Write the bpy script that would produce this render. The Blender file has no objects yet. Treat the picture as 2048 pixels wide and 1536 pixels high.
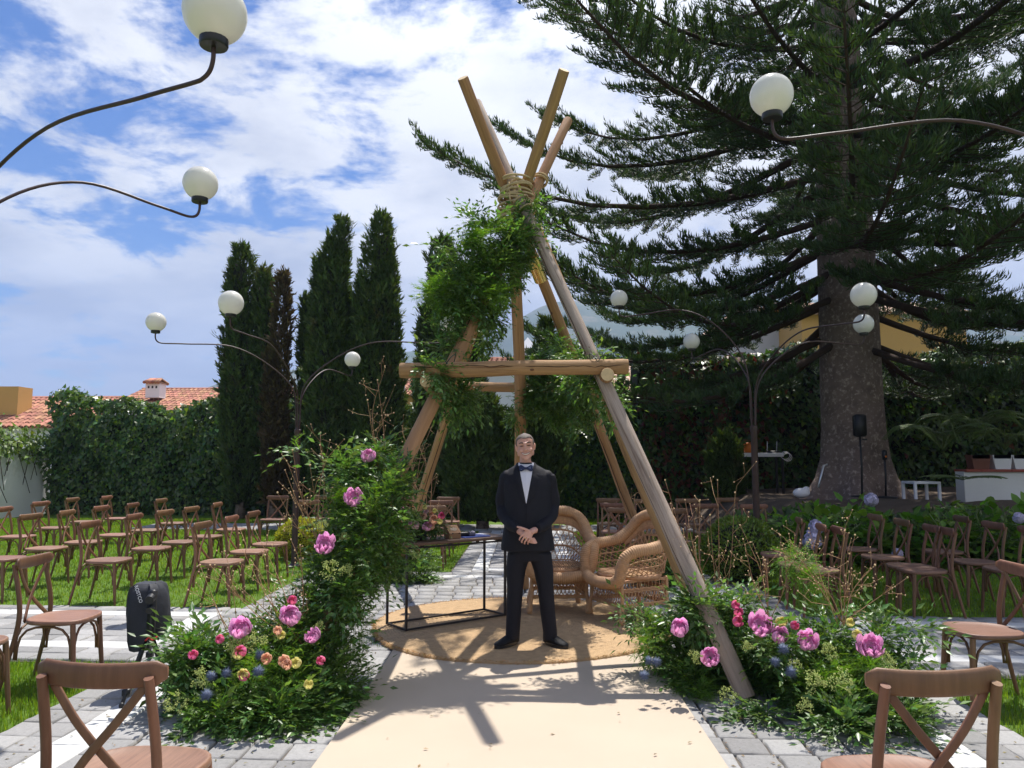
import bpy, math, random
import numpy as np
from mathutils import Vector, Matrix, Euler
R = math.radians
random.seed(7); RNG = np.random.default_rng(11)
scene = bpy.context.scene
COL = scene.collection

# ------------------------------------------------------------------ camera
CAM_H = 1.55; FPX = 1538.0
PITCH = math.atan((921-768)/FPX); YAW = math.atan(31/FPX)
cam_d = bpy.data.cameras.new('camera'); cam = bpy.data.objects.new('camera', cam_d); COL.objects.link(cam)
cam_d.sensor_width = 36; cam_d.lens = 36*FPX/2048; cam_d.clip_end = 9000; cam_d.clip_start = .05
cam.location = (0, 0, CAM_H); cam.rotation_euler = (R(90)+PITCH, 0, YAW)
scene.camera = cam

# ------------------------------------------------------------------ sky and sun
SUN_EL = R(66.5); SUN_AZ = R(14)          # azimuth measured from +Y towards +X
sd = Vector((math.sin(SUN_AZ)*math.cos(SUN_EL), math.cos(SUN_AZ)*math.cos(SUN_EL), math.sin(SUN_EL)))
sun_l = bpy.data.lights.new('sun', 'SUN'); sun = bpy.data.objects.new('sun', sun_l); COL.objects.link(sun)
sun_l.energy = 2.2; sun_l.angle = R(.53); sun_l.color = (1, .955, .88)
sun.rotation_euler = (-sd).to_track_quat('-Z', 'Y').to_euler(); sun.location = (3, 10, 40)
world = bpy.data.worlds.new('World'); scene.world = world; world.use_nodes = True
def build_world():
    nt = world.node_tree; N = nt.nodes; L = nt.links; N.clear()
    out = N.new('ShaderNodeOutputWorld'); bg = N.new('ShaderNodeBackground'); L.new(bg.outputs[0], out.inputs[0])
    bg.inputs[1].default_value = .1
    sky = N.new('ShaderNodeTexSky'); sky.sky_type = 'NISHITA'; sky.sun_disc = False
    sky.sun_elevation = SUN_EL; sky.sun_rotation = SUN_AZ; sky.altitude = 300; sky.air_density = 1.0; sky.dust_density = .6; sky.ozone_density = 2.5
    tc = N.new('ShaderNodeTexCoord'); sep = N.new('ShaderNodeSeparateXYZ'); L.new(tc.outputs['Generated'], sep.inputs[0])
    def math_(op, a, b=None, c=None):
        m = N.new('ShaderNodeMath'); m.operation = op
        for i, v in enumerate((a, b, c)):
            if v is None: continue
            if isinstance(v, (int, float)): m.inputs[i].default_value = v
            else: L.new(v, m.inputs[i])
        return m.outputs[0]
    z = math_('MAXIMUM', sep.outputs[2], 0.0); zz = math_('ADD', z, .16)
    u = math_('DIVIDE', sep.outputs[0], zz); v = math_('DIVIDE', sep.outputs[1], zz)
    cmb = N.new('ShaderNodeCombineXYZ'); L.new(u, cmb.inputs[0]); L.new(v, cmb.inputs[1])
    def noise(vec, scale, detail, rough, off, dist=0):
        mp = N.new('ShaderNodeMapping'); L.new(vec, mp.inputs[0]); mp.inputs['Location'].default_value = off
        n = N.new('ShaderNodeTexNoise'); L.new(mp.outputs[0], n.inputs['Vector'])
        n.inputs['Scale'].default_value = scale; n.inputs['Detail'].default_value = detail; n.inputs['Roughness'].default_value = rough; n.inputs['Distortion'].default_value = dist
        return n.outputs[0]
    n1 = noise(cmb.outputs[0], 1.15, 2, .5, (3.1, 1.7, .3)); n2 = noise(cmb.outputs[0], 3.3, 14, .64, (7.7, 4.2, 1.1), .25)
    # bank of cloud: the broad field decides where, the fine field frays the edge
    s = math_('ADD', math_('MULTIPLY', n1, .55), math_('MULTIPLY', n2, 1.36))
    # more cloud towards the sun side of the sky and towards the horizon
    dxs = math_('MULTIPLY', sep.outputs[0], .27); hz = math_('MULTIPLY', math_('SUBTRACT', .40, z), .46)
    s = math_('ADD', math_('ADD', s, dxs), hz)
    mr = N.new('ShaderNodeMapRange'); mr.interpolation_type = 'SMOOTHSTEP'; L.new(s, mr.inputs[0]); mr.inputs[1].default_value = .71; mr.inputs[2].default_value = .93; mr.inputs[3].default_value = .03
    # shading inside the cloud
    n3 = noise(cmb.outputs[0], 1.7, 8, .6, (1.3, 9.2, 2.0))
    ramp = N.new('ShaderNodeValToRGB'); L.new(n3, ramp.inputs[0])
    ramp.color_ramp.elements[0].position = .34; ramp.color_ramp.elements[0].color = (1.75, 1.85, 2.15, 1)
    ramp.color_ramp.elements[1].position = .58; ramp.color_ramp.elements[1].color = (2.95, 2.98, 3.07, 1)
    lowmix = N.new('ShaderNodeMixRGB'); mr2 = N.new('ShaderNodeMapRange'); L.new(z, mr2.inputs[0]); mr2.inputs[1].default_value = .05; mr2.inputs[2].default_value = .30; mr2.inputs[3].default_value = .75; mr2.inputs[4].default_value = 0
    L.new(mr2.outputs[0], lowmix.inputs[0]); L.new(ramp.outputs[0], lowmix.inputs[1]); lowmix.inputs[2].default_value = (1.12, 1.27, 1.62, 1)
    # clouds brighten smoothly towards the sun behind them; glow added to raise ambient fill
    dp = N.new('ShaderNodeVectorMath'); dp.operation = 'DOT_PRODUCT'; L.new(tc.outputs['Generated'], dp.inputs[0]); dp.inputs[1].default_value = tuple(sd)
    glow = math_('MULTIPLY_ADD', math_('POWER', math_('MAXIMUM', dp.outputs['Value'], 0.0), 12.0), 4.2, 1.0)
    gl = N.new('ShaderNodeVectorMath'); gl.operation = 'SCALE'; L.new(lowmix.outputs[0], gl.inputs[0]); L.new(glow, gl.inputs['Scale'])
    # blue of the clear sky, deepened the way the photograph shows it
    hs = N.new('ShaderNodeHueSaturation'); L.new(sky.outputs[0], hs.inputs['Color']); hs.inputs['Saturation'].default_value = 1.42; hs.inputs['Value'].default_value = .36; hs.inputs['Hue'].default_value = .512
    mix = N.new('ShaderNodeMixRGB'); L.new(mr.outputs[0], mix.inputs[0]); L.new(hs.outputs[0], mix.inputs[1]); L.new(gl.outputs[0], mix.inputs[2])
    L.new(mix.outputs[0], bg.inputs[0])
build_world()
vs = scene.view_settings; vs.view_transform = 'Standard'; vs.look = 'None'; vs.exposure = 1.87; vs.gamma = 1; vs.use_curve_mapping = False
scene.cycles.max_bounces = 6; scene.cycles.transparent_max_bounces = 4; scene.cycles.diffuse_bounces = 3; scene.cycles.glossy_bounces = 2; scene.cycles.transmission_bounces = 3; scene.cycles.volume_bounces = 0
scene.cycles.use_adaptive_sampling = True; scene.cycles.use_denoising = True

# ------------------------------------------------------------------ helpers
def V(*a): return np.array(a, float)
_fw = V(-math.sin(YAW)*math.cos(PITCH), math.cos(YAW)*math.cos(PITCH), math.sin(PITCH)); _rt = V(math.cos(YAW), math.sin(YAW), 0); _up = np.cross(_rt, _fw)
def _ray(x, y): return _fw*FPX+_rt*(x-1024)+_up*(768-y)
def at(x, y, Y):
    r = _ray(x, y); return V(0, 0, CAM_H)+r*(Y/r[1])
def gnd(x, y, z=0):
    r = _ray(x, y); return V(0, 0, CAM_H)+r*((z-CAM_H)/r[2])
def nrm(v): v = np.asarray(v, float); return v/(np.linalg.norm(v)+1e-12)

class MB:
    """collects shapes; build() links them as one mesh object"""
    def __init__(s): s.v = []; s.f = []; s.mi = []; s.n = 0; s.m = 0
    def add(s, verts, faces):
        verts = np.asarray(verts, float).reshape(-1, 3); s.v.append(verts)
        for f in faces: s.f.append([i+s.n for i in f]); s.mi.append(s.m)
        s.n += len(verts); return s
    def tube(s, path, rad, n=8, caps=True, closed=False, twist=0, squash=None):
        P = [np.asarray(p, float) for p in path]; k = len(P)
        rad = [rad]*k if isinstance(rad, (int, float)) else list(rad)
        T = []
        for i in range(k):
            if closed: t = P[(i+1) % k]-P[(i-1) % k]
            else: t = P[min(i+1, k-1)]-P[max(i-1, 0)]
            T.append(nrm(t))
        ref = V(0, 0, 1) if abs(T[0][2]) < .9 else V(1, 0, 0)
        a = nrm(np.cross(T[0], ref)); vs_ = []
        for i in range(k):
            a = nrm(a-T[i]*np.dot(a, T[i])); b = np.cross(T[i], a)
            sx, sy = squash if squash else (1, 1)
            for j in range(n):
                t = 2*math.pi*j/n+twist*i
                vs_.append(P[i]+(a*math.cos(t)*sx+b*math.sin(t)*sy)*rad[i])
        fs = []
        for i in range(k if closed else k-1):
            i2 = (i+1) % k
            for j in range(n):
                j2 = (j+1) % n; fs.append((i*n+j, i*n+j2, i2*n+j2, i2*n+j))
        if caps and not closed:
            fs.append(tuple(range(n-1, -1, -1))); fs.append(tuple((k-1)*n+j for j in range(n)))
        return s.add(vs_, fs)
    def box(s, c, size, M=None, bev=0):
        x, y, z = [q/2 for q in size]
        if bev <= 0:
            vs_ = [(a*x, b*y, d*z) for d in (-1, 1) for a, b in ((-1, -1), (1, -1), (1, 1), (-1, 1))]
            fs = [(3, 2, 1, 0), (4, 5, 6, 7), (0, 1, 5, 4), (1, 2, 6, 5), (2, 3, 7, 6), (3, 0, 4, 7)]
        else:
            e = bev; vs_ = []
            for d, ins in ((-z, e), (-z+e, 0), (z-e, 0), (z, e)):
                for a, b in ((-1, -1), (1, -1), (1, 1), (-1, 1)):
                    vs_.append((a*(x-ins), b*(y-ins), d))
            fs = [(3, 2, 1, 0), (12, 13, 14, 15)]
            for i in range(3):
                for j in range(4): fs.append((i*4+j, i*4+(j+1) % 4, i*4+4+(j+1) % 4, i*4+4+j))
        vs_ = np.array(vs_, float)
        if M is not None: vs_ = vs_ @ np.asarray(M, float).T
        return s.add(vs_+np.asarray(c, float), fs)
    def lathe(s, prof, c=(0, 0, 0), n=16, M=None):
        vs_ = []
        for r, z in prof:
            for j in range(n): vs_.append((r*math.cos(2*math.pi*j/n), r*math.sin(2*math.pi*j/n), z))
        fs = []
        for i in range(len(prof)-1):
            for j in range(n): fs.append((i*n+j, i*n+(j+1) % n, (i+1)*n+(j+1) % n, (i+1)*n+j))
        fs.append(tuple(range(n-1, -1, -1))); fs.append(tuple((len(prof)-1)*n+j for j in range(n)))
        vs_ = np.array(vs_, float)
        if M is not None: vs_ = vs_ @ np.asarray(M, float).T
        return s.add(vs_+np.asarray(c, float), fs)
    def ball(s, c, r, n=12, m=8, M=None):
        r = (r, r, r) if isinstance(r, (int, float)) else r
        vs_ = [(0, 0, -r[2])]
        for i in range(1, m):
            t = math.pi*i/m
            for j in range(n): vs_.append((r[0]*math.sin(t)*math.cos(2*math.pi*j/n), r[1]*math.sin(t)*math.sin(2*math.pi*j/n), -r[2]*math.cos(t)))
        vs_.append((0, 0, r[2])); fs = []
        for j in range(n): fs.append((0, 1+(j+1) % n, 1+j))
        for i in range(m-2):
            for j in range(n): a = 1+i*n; fs.append((a+j, a+(j+1) % n, a+n+(j+1) % n, a+n+j))
        a = 1+(m-2)*n; q = len(vs_)-1
        for j in range(n): fs.append((a+j, a+(j+1) % n, q))
        vs_ = np.array(vs_, float)
        if M is not None: vs_ = vs_ @ np.asarray(M, float).T
        return s.add(vs_+np.asarray(c, float), fs)
    def loft(s, rings, cap=True):
        n = len(rings[0]); vs_ = np.concatenate([np.asarray(r, float) for r in rings]); fs = []
        for i in range(len(rings)-1):
            for j in range(n): fs.append((i*n+j, i*n+(j+1) % n, (i+1)*n+(j+1) % n, (i+1)*n+j))
        if cap: fs.append(tuple(range(n-1, -1, -1))); fs.append(tuple((len(rings)-1)*n+j for j in range(n)))
        return s.add(vs_, fs)
    def mesh(s, name, mats, smooth=True):
        me = bpy.data.meshes.new(name)
        me.from_pydata(np.concatenate(s.v).tolist() if s.v else [], [], s.f)
        if not isinstance(mats, (list, tuple)): mats = [mats]
        for m in mats: me.materials.append(m)
        if len(mats) > 1: me.polygons.foreach_set('material_index', s.mi)
        if smooth: me.polygons.foreach_set('use_smooth', [True]*len(me.polygons))
        me.update(); return me
    def build(s, name, mats, parent=None, smooth=True, auto=None):
        me = s.mesh(name, mats, smooth); o = bpy.data.objects.new(name, me); COL.objects.link(o)
        if smooth and auto is not None: me.set_sharp_from_angle(angle=R(auto))
        if parent is not None: adopt(o, parent)
        return o
def adopt(o, p):
    o.parent = p
    M = p.matrix_basis.copy()
    if p.parent: M = p.parent.matrix_basis @ p.matrix_parent_inverse @ M
    o.matrix_parent_inverse = M.inverted()
def tag(o, label=None, cat=None, group=None, kind=None):
    if label: o['label'] = label
    if cat: o['category'] = cat
    if group: o['group'] = group
    if kind: o['kind'] = kind
    return o
def thing(name, loc, label, cat, group=None, rz=0):
    o = bpy.data.objects.new(name, None); COL.objects.link(o); o.empty_display_size = .1
    o.location = tuple(float(q) for q in loc); o.rotation_euler = (0, 0, rz)
    return tag(o, label, cat, group)
def np_mesh(name, v, f, mats, smooth=False, fm=None):
    """fast mesh from arrays; f is (n,3) or (n,4)"""
    v = np.asarray(v, np.float32); f = np.asarray(f, np.int32); k = f.shape[1]
    me = bpy.data.meshes.new(name); me.vertices.add(len(v)); me.vertices.foreach_set('co', v.ravel())
    me.loops.add(f.size); me.loops.foreach_set('vertex_index', f.ravel())
    me.polygons.add(len(f)); me.polygons.foreach_set('loop_start', np.arange(0, f.size, k, dtype=np.int32))
    if not isinstance(mats, (list, tuple)): mats = [mats]
    for m in mats: me.materials.append(m)
    if fm is not None: me.polygons.foreach_set('material_index', np.asarray(fm, np.int32))
    if smooth: me.polygons.foreach_set('use_smooth', np.ones(len(f), bool))
    me.update(calc_edges=True); return me
def np_obj(name, v, f, mats, parent=None, kind=None, smooth=False):
    o = bpy.data.objects.new(name, np_mesh(name, v, f, mats, smooth)); COL.objects.link(o)
    if parent is not None: adopt(o, parent)
    if kind: o['kind'] = kind
    return o
def inst(tv, tf, pos, mats3):
    """instance template (tv,tf) at pos (n,3) with matrices (n,3,3) -> big arrays"""
    n = len(pos); k = len(tv)
    v = np.einsum('nij,kj->nki', mats3, tv)+pos[:, None, :]
    f = (tf[None]+(np.arange(n)*k)[:, None, None]).reshape(-1, tf.shape[1])
    return v.reshape(-1, 3), f
def frames(d, up=None, roll=None, rng=RNG):
    """orthonormal matrices with columns (side, dir, normal); y axis along d"""
    d = d/np.linalg.norm(d, axis=1, keepdims=True); n = len(d)
    r = rng.normal(size=(n, 3)) if up is None else np.broadcast_to(np.asarray(up, float), (n, 3))
    x = np.cross(d, r); x /= (np.linalg.norm(x, axis=1, keepdims=True)+1e-9); zz = np.cross(x, d)
    return np.stack([x, d, zz], axis=2)
def cat_mesh(parts):
    vs_, fs, k = [], [], 0
    for v, f in parts: vs_.append(v); fs.append(f+k); k += len(v)
    return np.concatenate(vs_), np.concatenate(fs)
def copy_tree(o, parent=None):
    c = o.copy(); COL.objects.link(c)
    if parent is not None: c.parent = parent
    for ch in list(o.children): copy_tree(ch, c)
    return c

# ------------------------------------------------------------------ materials
def mat(name, col, rough=.6, var=.15, scale=6., bump=0., bscale=40., spec=.4, trans=0., tcol=None, island=0., metal=0., stretch=None, detail=6, col2=None, c2pos=(.45, .6), c2scale=None, objrand=0., coat=0., bstretch=None, sss=0.):
    m = bpy.data.materials.new(name); m.use_nodes = True; nt = m.node_tree; N = nt.nodes; L = nt.links
    p = N['Principled BSDF']; out = N['Material Output']
    tc = N.new('ShaderNodeTexCoord')
    def coords(st):
        if st is None: return tc.outputs['Object']
        mp = N.new('ShaderNodeMapping'); L.new(tc.outputs['Object'], mp.inputs[0]); mp.inputs['Scale'].default_value = st; return mp.outputs[0]
    def noise(sc, det, st=None, ro=.55):
        n = N.new('ShaderNodeTexNoise'); L.new(coords(st), n.inputs['Vector']); n.inputs['Scale'].default_value = sc; n.inputs['Detail'].default_value = det; n.inputs['Roughness'].default_value = ro; return n.outputs[0]
    c = tuple(col)+(1,)
    mx = N.new('ShaderNodeMixRGB'); L.new(noise(scale, detail, stretch), mx.inputs[0])
    mr = mx.inputs
    mr[1].default_value = tuple(max(0, q*(1-2*var)) for q in col)+(1,); mr[2].default_value = tuple(min(1, q*(1+2*var)) for q in col)+(1,)
    cur = mx.outputs[0]
    if col2 is not None:
        rp = N.new('ShaderNodeValToRGB'); L.new(noise(c2scale or scale*2, 8, stretch, .65), rp.inputs[0]); rp.color_ramp.elements[0].position = c2pos[0]; rp.color_ramp.elements[1].position = c2pos[1]
        m2 = N.new('ShaderNodeMixRGB'); L.new(rp.outputs[0], m2.inputs[0]); L.new(cur, m2.inputs[1]); m2.inputs[2].default_value = tuple(col2)+(1,); cur = m2.outputs[0]
    if island > 0 or objrand > 0:
        if island > 0: g = N.new('ShaderNodeNewGeometry'); src = g.outputs['Random Per Island']; amt = island
        if objrand > 0:
            oi = N.new('ShaderNodeObjectInfo'); amt = objrand
            if island > 0:
                ad = N.new('ShaderNodeMath'); ad.operation = 'ADD'; L.new(src, ad.inputs[0]); L.new(oi.outputs['Random'], ad.inputs[1])
                fr = N.new('ShaderNodeMath'); fr.operation = 'FRACT'; L.new(ad.outputs[0], fr.inputs[0]); src = fr.outputs[0]
            else: src = oi.outputs['Random']
        hs = N.new('ShaderNodeHueSaturation'); L.new(cur, hs.inputs['Color'])
        a = N.new('ShaderNodeMapRange'); L.new(src, a.inputs[0]); a.inputs[3].default_value = 1-amt; a.inputs[4].default_value = 1+amt; L.new(a.outputs[0], hs.inputs['Value'])
        w = N.new('ShaderNodeMath'); w.operation = 'MULTIPLY'; L.new(src, w.inputs[0]); w.inputs[1].default_value = 7.31
        fr2 = N.new('ShaderNodeMath'); fr2.operation = 'FRACT'; L.new(w.outputs[0], fr2.inputs[0])
        b = N.new('ShaderNodeMapRange'); L.new(fr2.outputs[0], b.inputs[0]); b.inputs[3].default_value = .5-.035*min(1, amt*2); b.inputs[4].default_value = .5+.035*min(1, amt*2); L.new(b.outputs[0], hs.inputs['Hue'])
        cur = hs.outputs[0]
    L.new(cur, p.inputs['Base Color']); p.inputs['Roughness'].default_value = rough; p.inputs['Specular IOR Level'].default_value = spec; p.inputs['Metallic'].default_value = metal
    if coat: p.inputs['Coat Weight'].default_value = coat; p.inputs['Coat Roughness'].default_value = .15
    if sss: p.inputs['Subsurface Weight'].default_value = sss; p.inputs['Subsurface Radius'].default_value = (.02, .008, .004)
    if bump:
        bm = N.new('ShaderNodeBump'); bm.inputs['Strength'].default_value = bump; bm.inputs['Distance'].default_value = .01
        L.new(noise(bscale, 8, bstretch or stretch, .65), bm.inputs['Height']); L.new(bm.outputs[0], p.inputs['Normal'])
    if trans > 0:
        t = N.new('ShaderNodeBsdfTranslucent'); mm = N.new('ShaderNodeMixShader'); mm.inputs[0].default_value = trans
        tm = N.new('ShaderNodeMixRGB'); tm.blend_type = 'MULTIPLY'; tm.inputs[0].default_value = 1; L.new(cur, tm.inputs[1]); tm.inputs[2].default_value = tuple(tcol or (1.6, 1.5, .7))+(1,)
        L.new(tm.outputs[0], t.inputs[0]); L.new(p.outputs[0], mm.inputs[1]); L.new(t.outputs[0], mm.inputs[2]); L.new(mm.outputs[0], out.inputs[0])
    return m
MT = {}
MT['stone'] = mat('paving_stone', (.285, .28, .275), .85, .14, 9, .5, 60, .25, island=.22, objrand=.22, col2=(.10, .095, .09), c2pos=(.60, .74), c2scale=16)
MT['joint'] = mat('joint_soil', (.11, .095, .08), .95, .25, 20, .4, 60)
MT['white_stone'] = mat('white_marble', (.52, .52, .51), .6, .05, 3, .1, 30, .4, island=.05, objrand=.05)
MT['soil'] = mat('soil', (.10, .075, .055), .95, .25, 3, .6, 20, .2)
MT['lawn'] = mat('lawn_turf', (.085, .15, .02), .9, .25, 2.5, .7, 60, .2)
MT['ground'] = mat('ground_grass', (.10, .13, .05), .95, .2, .02)
MT['grass'] = mat('grass_blade', (.145, .235, .022), .6, .25, .9, col2=(.21, .20, .055), c2pos=(.56, .78), c2scale=.7, trans=.45, tcol=(1.5, 1.5, .55), island=.4, spec=.25)
MT['carpet'] = mat('carpet_felt', (.475, .395, .31), .95, .05, 1.3, .35, 260, .1)
MT['jute'] = mat('jute', (.43, .295, .17), .95, .18, 16, 1., 70, .1)
MT['fringe'] = mat('jute_fringe', (.40, .24, .11), .9, .2, 10, island=.35, trans=.2)
MT['wood'] = mat('pine_pole', (.38, .225, .108), .75, .24, 9, .6, 26, .25, stretch=(6, 6, .3), col2=(.15, .07, .03), c2pos=(.54, .70), c2scale=5, objrand=.1)
MT['wood_grey'] = mat('weathered_pole', (.37, .295, .24), .8, .22, 9, .7, 26, .2, stretch=(6, 6, .3), col2=(.14, .09, .062), c2pos=(.53, .70), c2scale=5)
MT['wood_dark'] = mat('barked_pole', (.36, .20, .105), .75, .2, 7, .5, 25, .25, stretch=(5, 5, .4), col2=(.46, .27, .14), c2pos=(.54, .64), c2scale=4)
MT['wood_end'] = mat('cut_end', (.56, .42, .24), .8, .12, 30, .2, 60)
MT['knot'] = mat('wood_knot', (.13, .06, .03), .8, .2, 60)
MT['crack'] = mat('wood_crack', (.05, .025, .012), .9, .2, 20)
MT['rope'] = mat('sisal_rope', (.52, .39, .22), .9, .15, 60, .6, 160, .1)
MT['wire'] = mat('green_wire', (.02, .05, .035), .5, .1)
MT['brass'] = mat('brass', (.75, .52, .2), .22, .05, metal=1)
MT['chair'] = mat('chair_wood', (.172, .086, .046), .5, .24, 22, .15, 60, .4, stretch=(2, 2, .2), objrand=.2)
MT['seat'] = mat('seat_wood', (.225, .122, .078), .5, .24, 14, .15, 50, .4, stretch=(6, .5, 1), objrand=.16)
MT['iron'] = mat('black_iron', (.018, .013, .012), .5, .2, 20, .15, 80, .4)
MT['lampiron'] = mat('lamp_iron', (.045, .022, .018), .5, .25, 14, .2, 60, .5)
MT['globe'] = mat('opal_globe', (.80, .785, .73), .18, .02, 3, spec=.5, trans=.35, tcol=(1, 1, .97), coat=.3)
MT['cap'] = mat('lamp_cap', (.012, .012, .013), .35, .1, spec=.5)
MT['wicker'] = mat('wicker', (.46, .265, .135), .55, .18, 30, .5, 160, .35, island=.16)
MT['wicker_roll'] = mat('wicker_roll', (.48, .28, .145), .55, .14, 30, .4, 160, .35)
# ================================================================== SETTING
SH = .045                                   # the cross path is not quite square to the aisle
def sheet(name, pts, z, m):
    return tag(MB().add([(x, y, z) for x, y in pts], [tuple(range(len(pts)))]).build(name, m, smooth=False), kind='structure')
sheet('ground', [(-2600, -300), (2600, -300), (2600, 2900), (-2600, 2900)], -.05, MT['ground'])
lawn = sheet('lawn', [(-18, -6), (18, -6), (18, 24), (-18, 24)], 0, MT['lawn'])
def paved(x, v):
    """what covers the ground at (x, v): 's' stone, 'w' white slab, None lawn"""
    L0, L1 = -2.97, 2.76
    if L0 < x < L1 and -3 < v < 10.70:
        if (-2.58 < x < -2.36 or 2.12 < x < 2.34) and v < 10.43: return 'w'
        if 10.23 < v < 10.43 and -2.36 <= x <= 2.12: return 'w'
        return 's'
    if 5.885 < v < 8.0 and (x <= L0 or x >= L1) and -17 < x < 17:
        if x < -3.08 or x > 2.93:
            if (6.26 < v < 6.46 or 7.55 < v < 7.75): return 'w'
            if (-3.30 < x or x < 3.13) and 6.26 < v < 7.75: return 'w'
        return 's'
    if -1.06 < x < .96 and 10.70 <= v < 17.0:
        if (-.78 < x < -.57 or .47 < x < .68) and v > 10.92: return 'w'
        if 10.92 < v < 11.12 and -.57 <= x <= .47: return 'w'
        return 's'
    if 17.0 <= v < 18.6 and -9 < x < 9: return 's'
    return None
def build_paving():
    base = MB()
    for x0, x1, v0, v1 in ((-2.99, 2.78, -3, 10.72), (-17, -2.99, 5.865, 8.02), (2.78, 17, 5.865, 8.02), (-1.08, .98, 10.72, 16.98), (-9, 9, 16.98, 18.6)):
        base.add([(x0, v0-SH*x0, .006), (x1, v0-SH*x1, .006), (x1, v1-SH*x1, .006), (x0, v1-SH*x0, .006)], [(0, 1, 2, 3)])
    root = tag(base.build('paving', MT['joint'], smooth=False), kind='structure')
    rng = np.random.default_rng(3)
    # templates: rough-edged setts with a worn rim
    temps = []
    for k in range(6):
        n = 10; ring = []
        for q in range(n):
            side = [(-.5, -.5), (0, -.5), (.5, -.5), (.5, -.17), (.5, .17), (.5, .5), (0, .5), (-.5, .5), (-.5, .17), (-.5, -.17)][q]
            ring.append(side)
        ring = np.array(ring)+rng.normal(0, .012, (n, 2))
        vs_ = [(x, y, 0) for x, y in ring]+[(x*.985, y*.985, .8) for x, y in ring]+[(x*.90, y*.90, 1+rng.normal(0, .05)) for x, y in ring]+[(0, 0, 1.02)]
        fs = []
        for lv in range(2):
            for j in range(n):
                a, b = lv*n+j, lv*n+(j+1) % n; fs += [(a, b, b+n), (a, b+n, a+n)]
        for j in range(n): fs.append((2*n+j, 2*n+(j+1) % n, 3*n))
        temps.append((np.array(vs_), np.array(fs)))
    lowt = (np.array([(-.5, -.5, 0), (.5, -.5, 0), (.5, .5, 0), (-.5, .5, 0), (-.47, -.47, 1), (.47, -.47, 1), (.47, .47, 1), (-.47, .47, 1)]), np.array([(4, 5, 6), (4, 6, 7), (0, 1, 5), (0, 5, 4), (1, 2, 6), (1, 6, 5), (2, 3, 7), (2, 7, 6), (3, 0, 4), (3, 4, 7)]))
    items = []                              # (x, v, wx, wv, kind)
    dv = .232
    def fill(x0, x1, v0, v1, dx):
        nv = max(1, round((v1-v0)/dv)); hv = (v1-v0)/nv
        for i in range(nv):
            vc = v0+(i+.5)*hv; nx = max(1, round((x1-x0)/dx)); hx = (x1-x0)/nx; sh = rng.uniform(-.03, .03)
            for j in range(nx): items.append((x0+(j+.5)*hx+(sh if 0 < j < nx-1 else 0), vc, hx, hv, 's'))
    def slab(x0, x1, v0, v1, along):
        if along == 'v':
            n = max(1, round((v1-v0)/.4)); h = (v1-v0)/n
            for i in range(n): items.append(((x0+x1)/2, v0+(i+.5)*h, x1-x0, h, 'w'))
        else:
            n = max(1, round((x1-x0)/.4)); h = (x1-x0)/n
            for i in range(n): items.append((x0+(i+.5)*h, (v0+v1)/2, h, v1-v0, 'w'))
    fill(-2.36, 2.12, 2.2, 10.23, .218); fill(-2.97, -2.58, 2.2, 10.70, .2); fill(2.34, 2.76, 2.2, 10.70, .21); fill(-2.58, 2.34, 10.43, 10.70, .22)
    slab(-2.58, -2.36, 2.2, 10.43, 'v'); slab(2.12, 2.34, 2.2, 10.43, 'v'); slab(-2.36, 2.12, 10.23, 10.43, 'x')
    for a, b, c, d in ((-15, -3.30, -3.30, -3.08), (3.13, 15, 2.93, 3.13)):
        fill(a, b, 5.885, 6.26, .3); fill(a, b, 6.46, 7.55, .26); fill(a, b, 7.75, 8.0, .3); slab(a, b, 6.26, 6.46, 'x'); slab(a, b, 7.55, 7.75, 'x'); slab(c, d, 6.26, 7.75, 'v'); fill(c, d, 5.885, 6.26, .2); fill(c, d, 7.75, 8.0, .2)
    fill(-3.08, -2.97, 5.885, 8.0, .2); fill(2.76, 2.93, 5.885, 8.0, .2)
    fill(-1.06, -.78, 10.70, 17.0, .28); fill(.68, .96, 10.70, 17.0, .28); fill(-.78, .68, 10.70, 10.92, .25); fill(-.57, .47, 11.12, 17.0, .26); slab(-.78, -.57, 10.92, 17.0, 'v'); slab(.47, .68, 10.92, 17.0, 'v'); slab(-.57, .47, 10.92, 11.12, 'x')
    fill(-9, 9, 17.0, 18.6, .3)
    def hidden(x, v):
        y = v-SH*x
        if -.97 < x < .88 and y < 6.4: return True
        if math.hypot(x+.06, y-7.25) < 1.2: return True
        a = 1055+FPX*x/max(y, .1)
        return a < -60 or a > 2110 or y < 3.9
    order = sorted(range(len(items)), key=lambda i: (hidden(items[i][0], items[i][1]), items[i][1]))
    single = {}
    for k in 'sw':
        lst = [i for i in order if items[i][4] == k and not hidden(items[i][0], items[i][1])][:300 if k == 's' else 120]
        single.update({i: 1 for i in lst})
    mesh_s = [np_mesh('paving_stone', t[0], t[1], MT['stone']) for t in temps]
    mesh_w = [np_mesh('white_slab', t[0], t[1], MT['white_stone']) for t in temps]
    acc = {'s': [], 'w': []}
    for i, (x, v, wx, wv, k) in enumerate(items):
        gap = .012 if k == 's' else .004
        sx, sy, sz = wx-gap-(rng.uniform(0, .006) if k == 's' else 0), wv-gap-(rng.uniform(0, .006) if k == 's' else 0), (.024+rng.normal(0, .0022)) if k == 's' else .025
        t = rng.integers(6)
        M = np.array([[sx, 0, 0], [-SH*sx, sy, 0], [rng.normal(0, .0016) if k == 's' else 0, rng.normal(0, .0016) if k == 's' else 0, sz]])
        p = (x, v-SH*x, .004)
        if i in single:
            o = bpy.data.objects.new('paving_stone' if k == 's' else 'white_slab', (mesh_s if k == 's' else mesh_w)[t]); COL.objects.link(o)
            o.location = p; o.scale = (sx, sy, sz); o.rotation_euler = (0, 0, -SH*.5); o.parent = root
        else:
            tt = temps[t] if p[1] < 7.5 else lowt; acc[k].append((tt[0] @ M.T+np.array(p), tt[1]))
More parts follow.
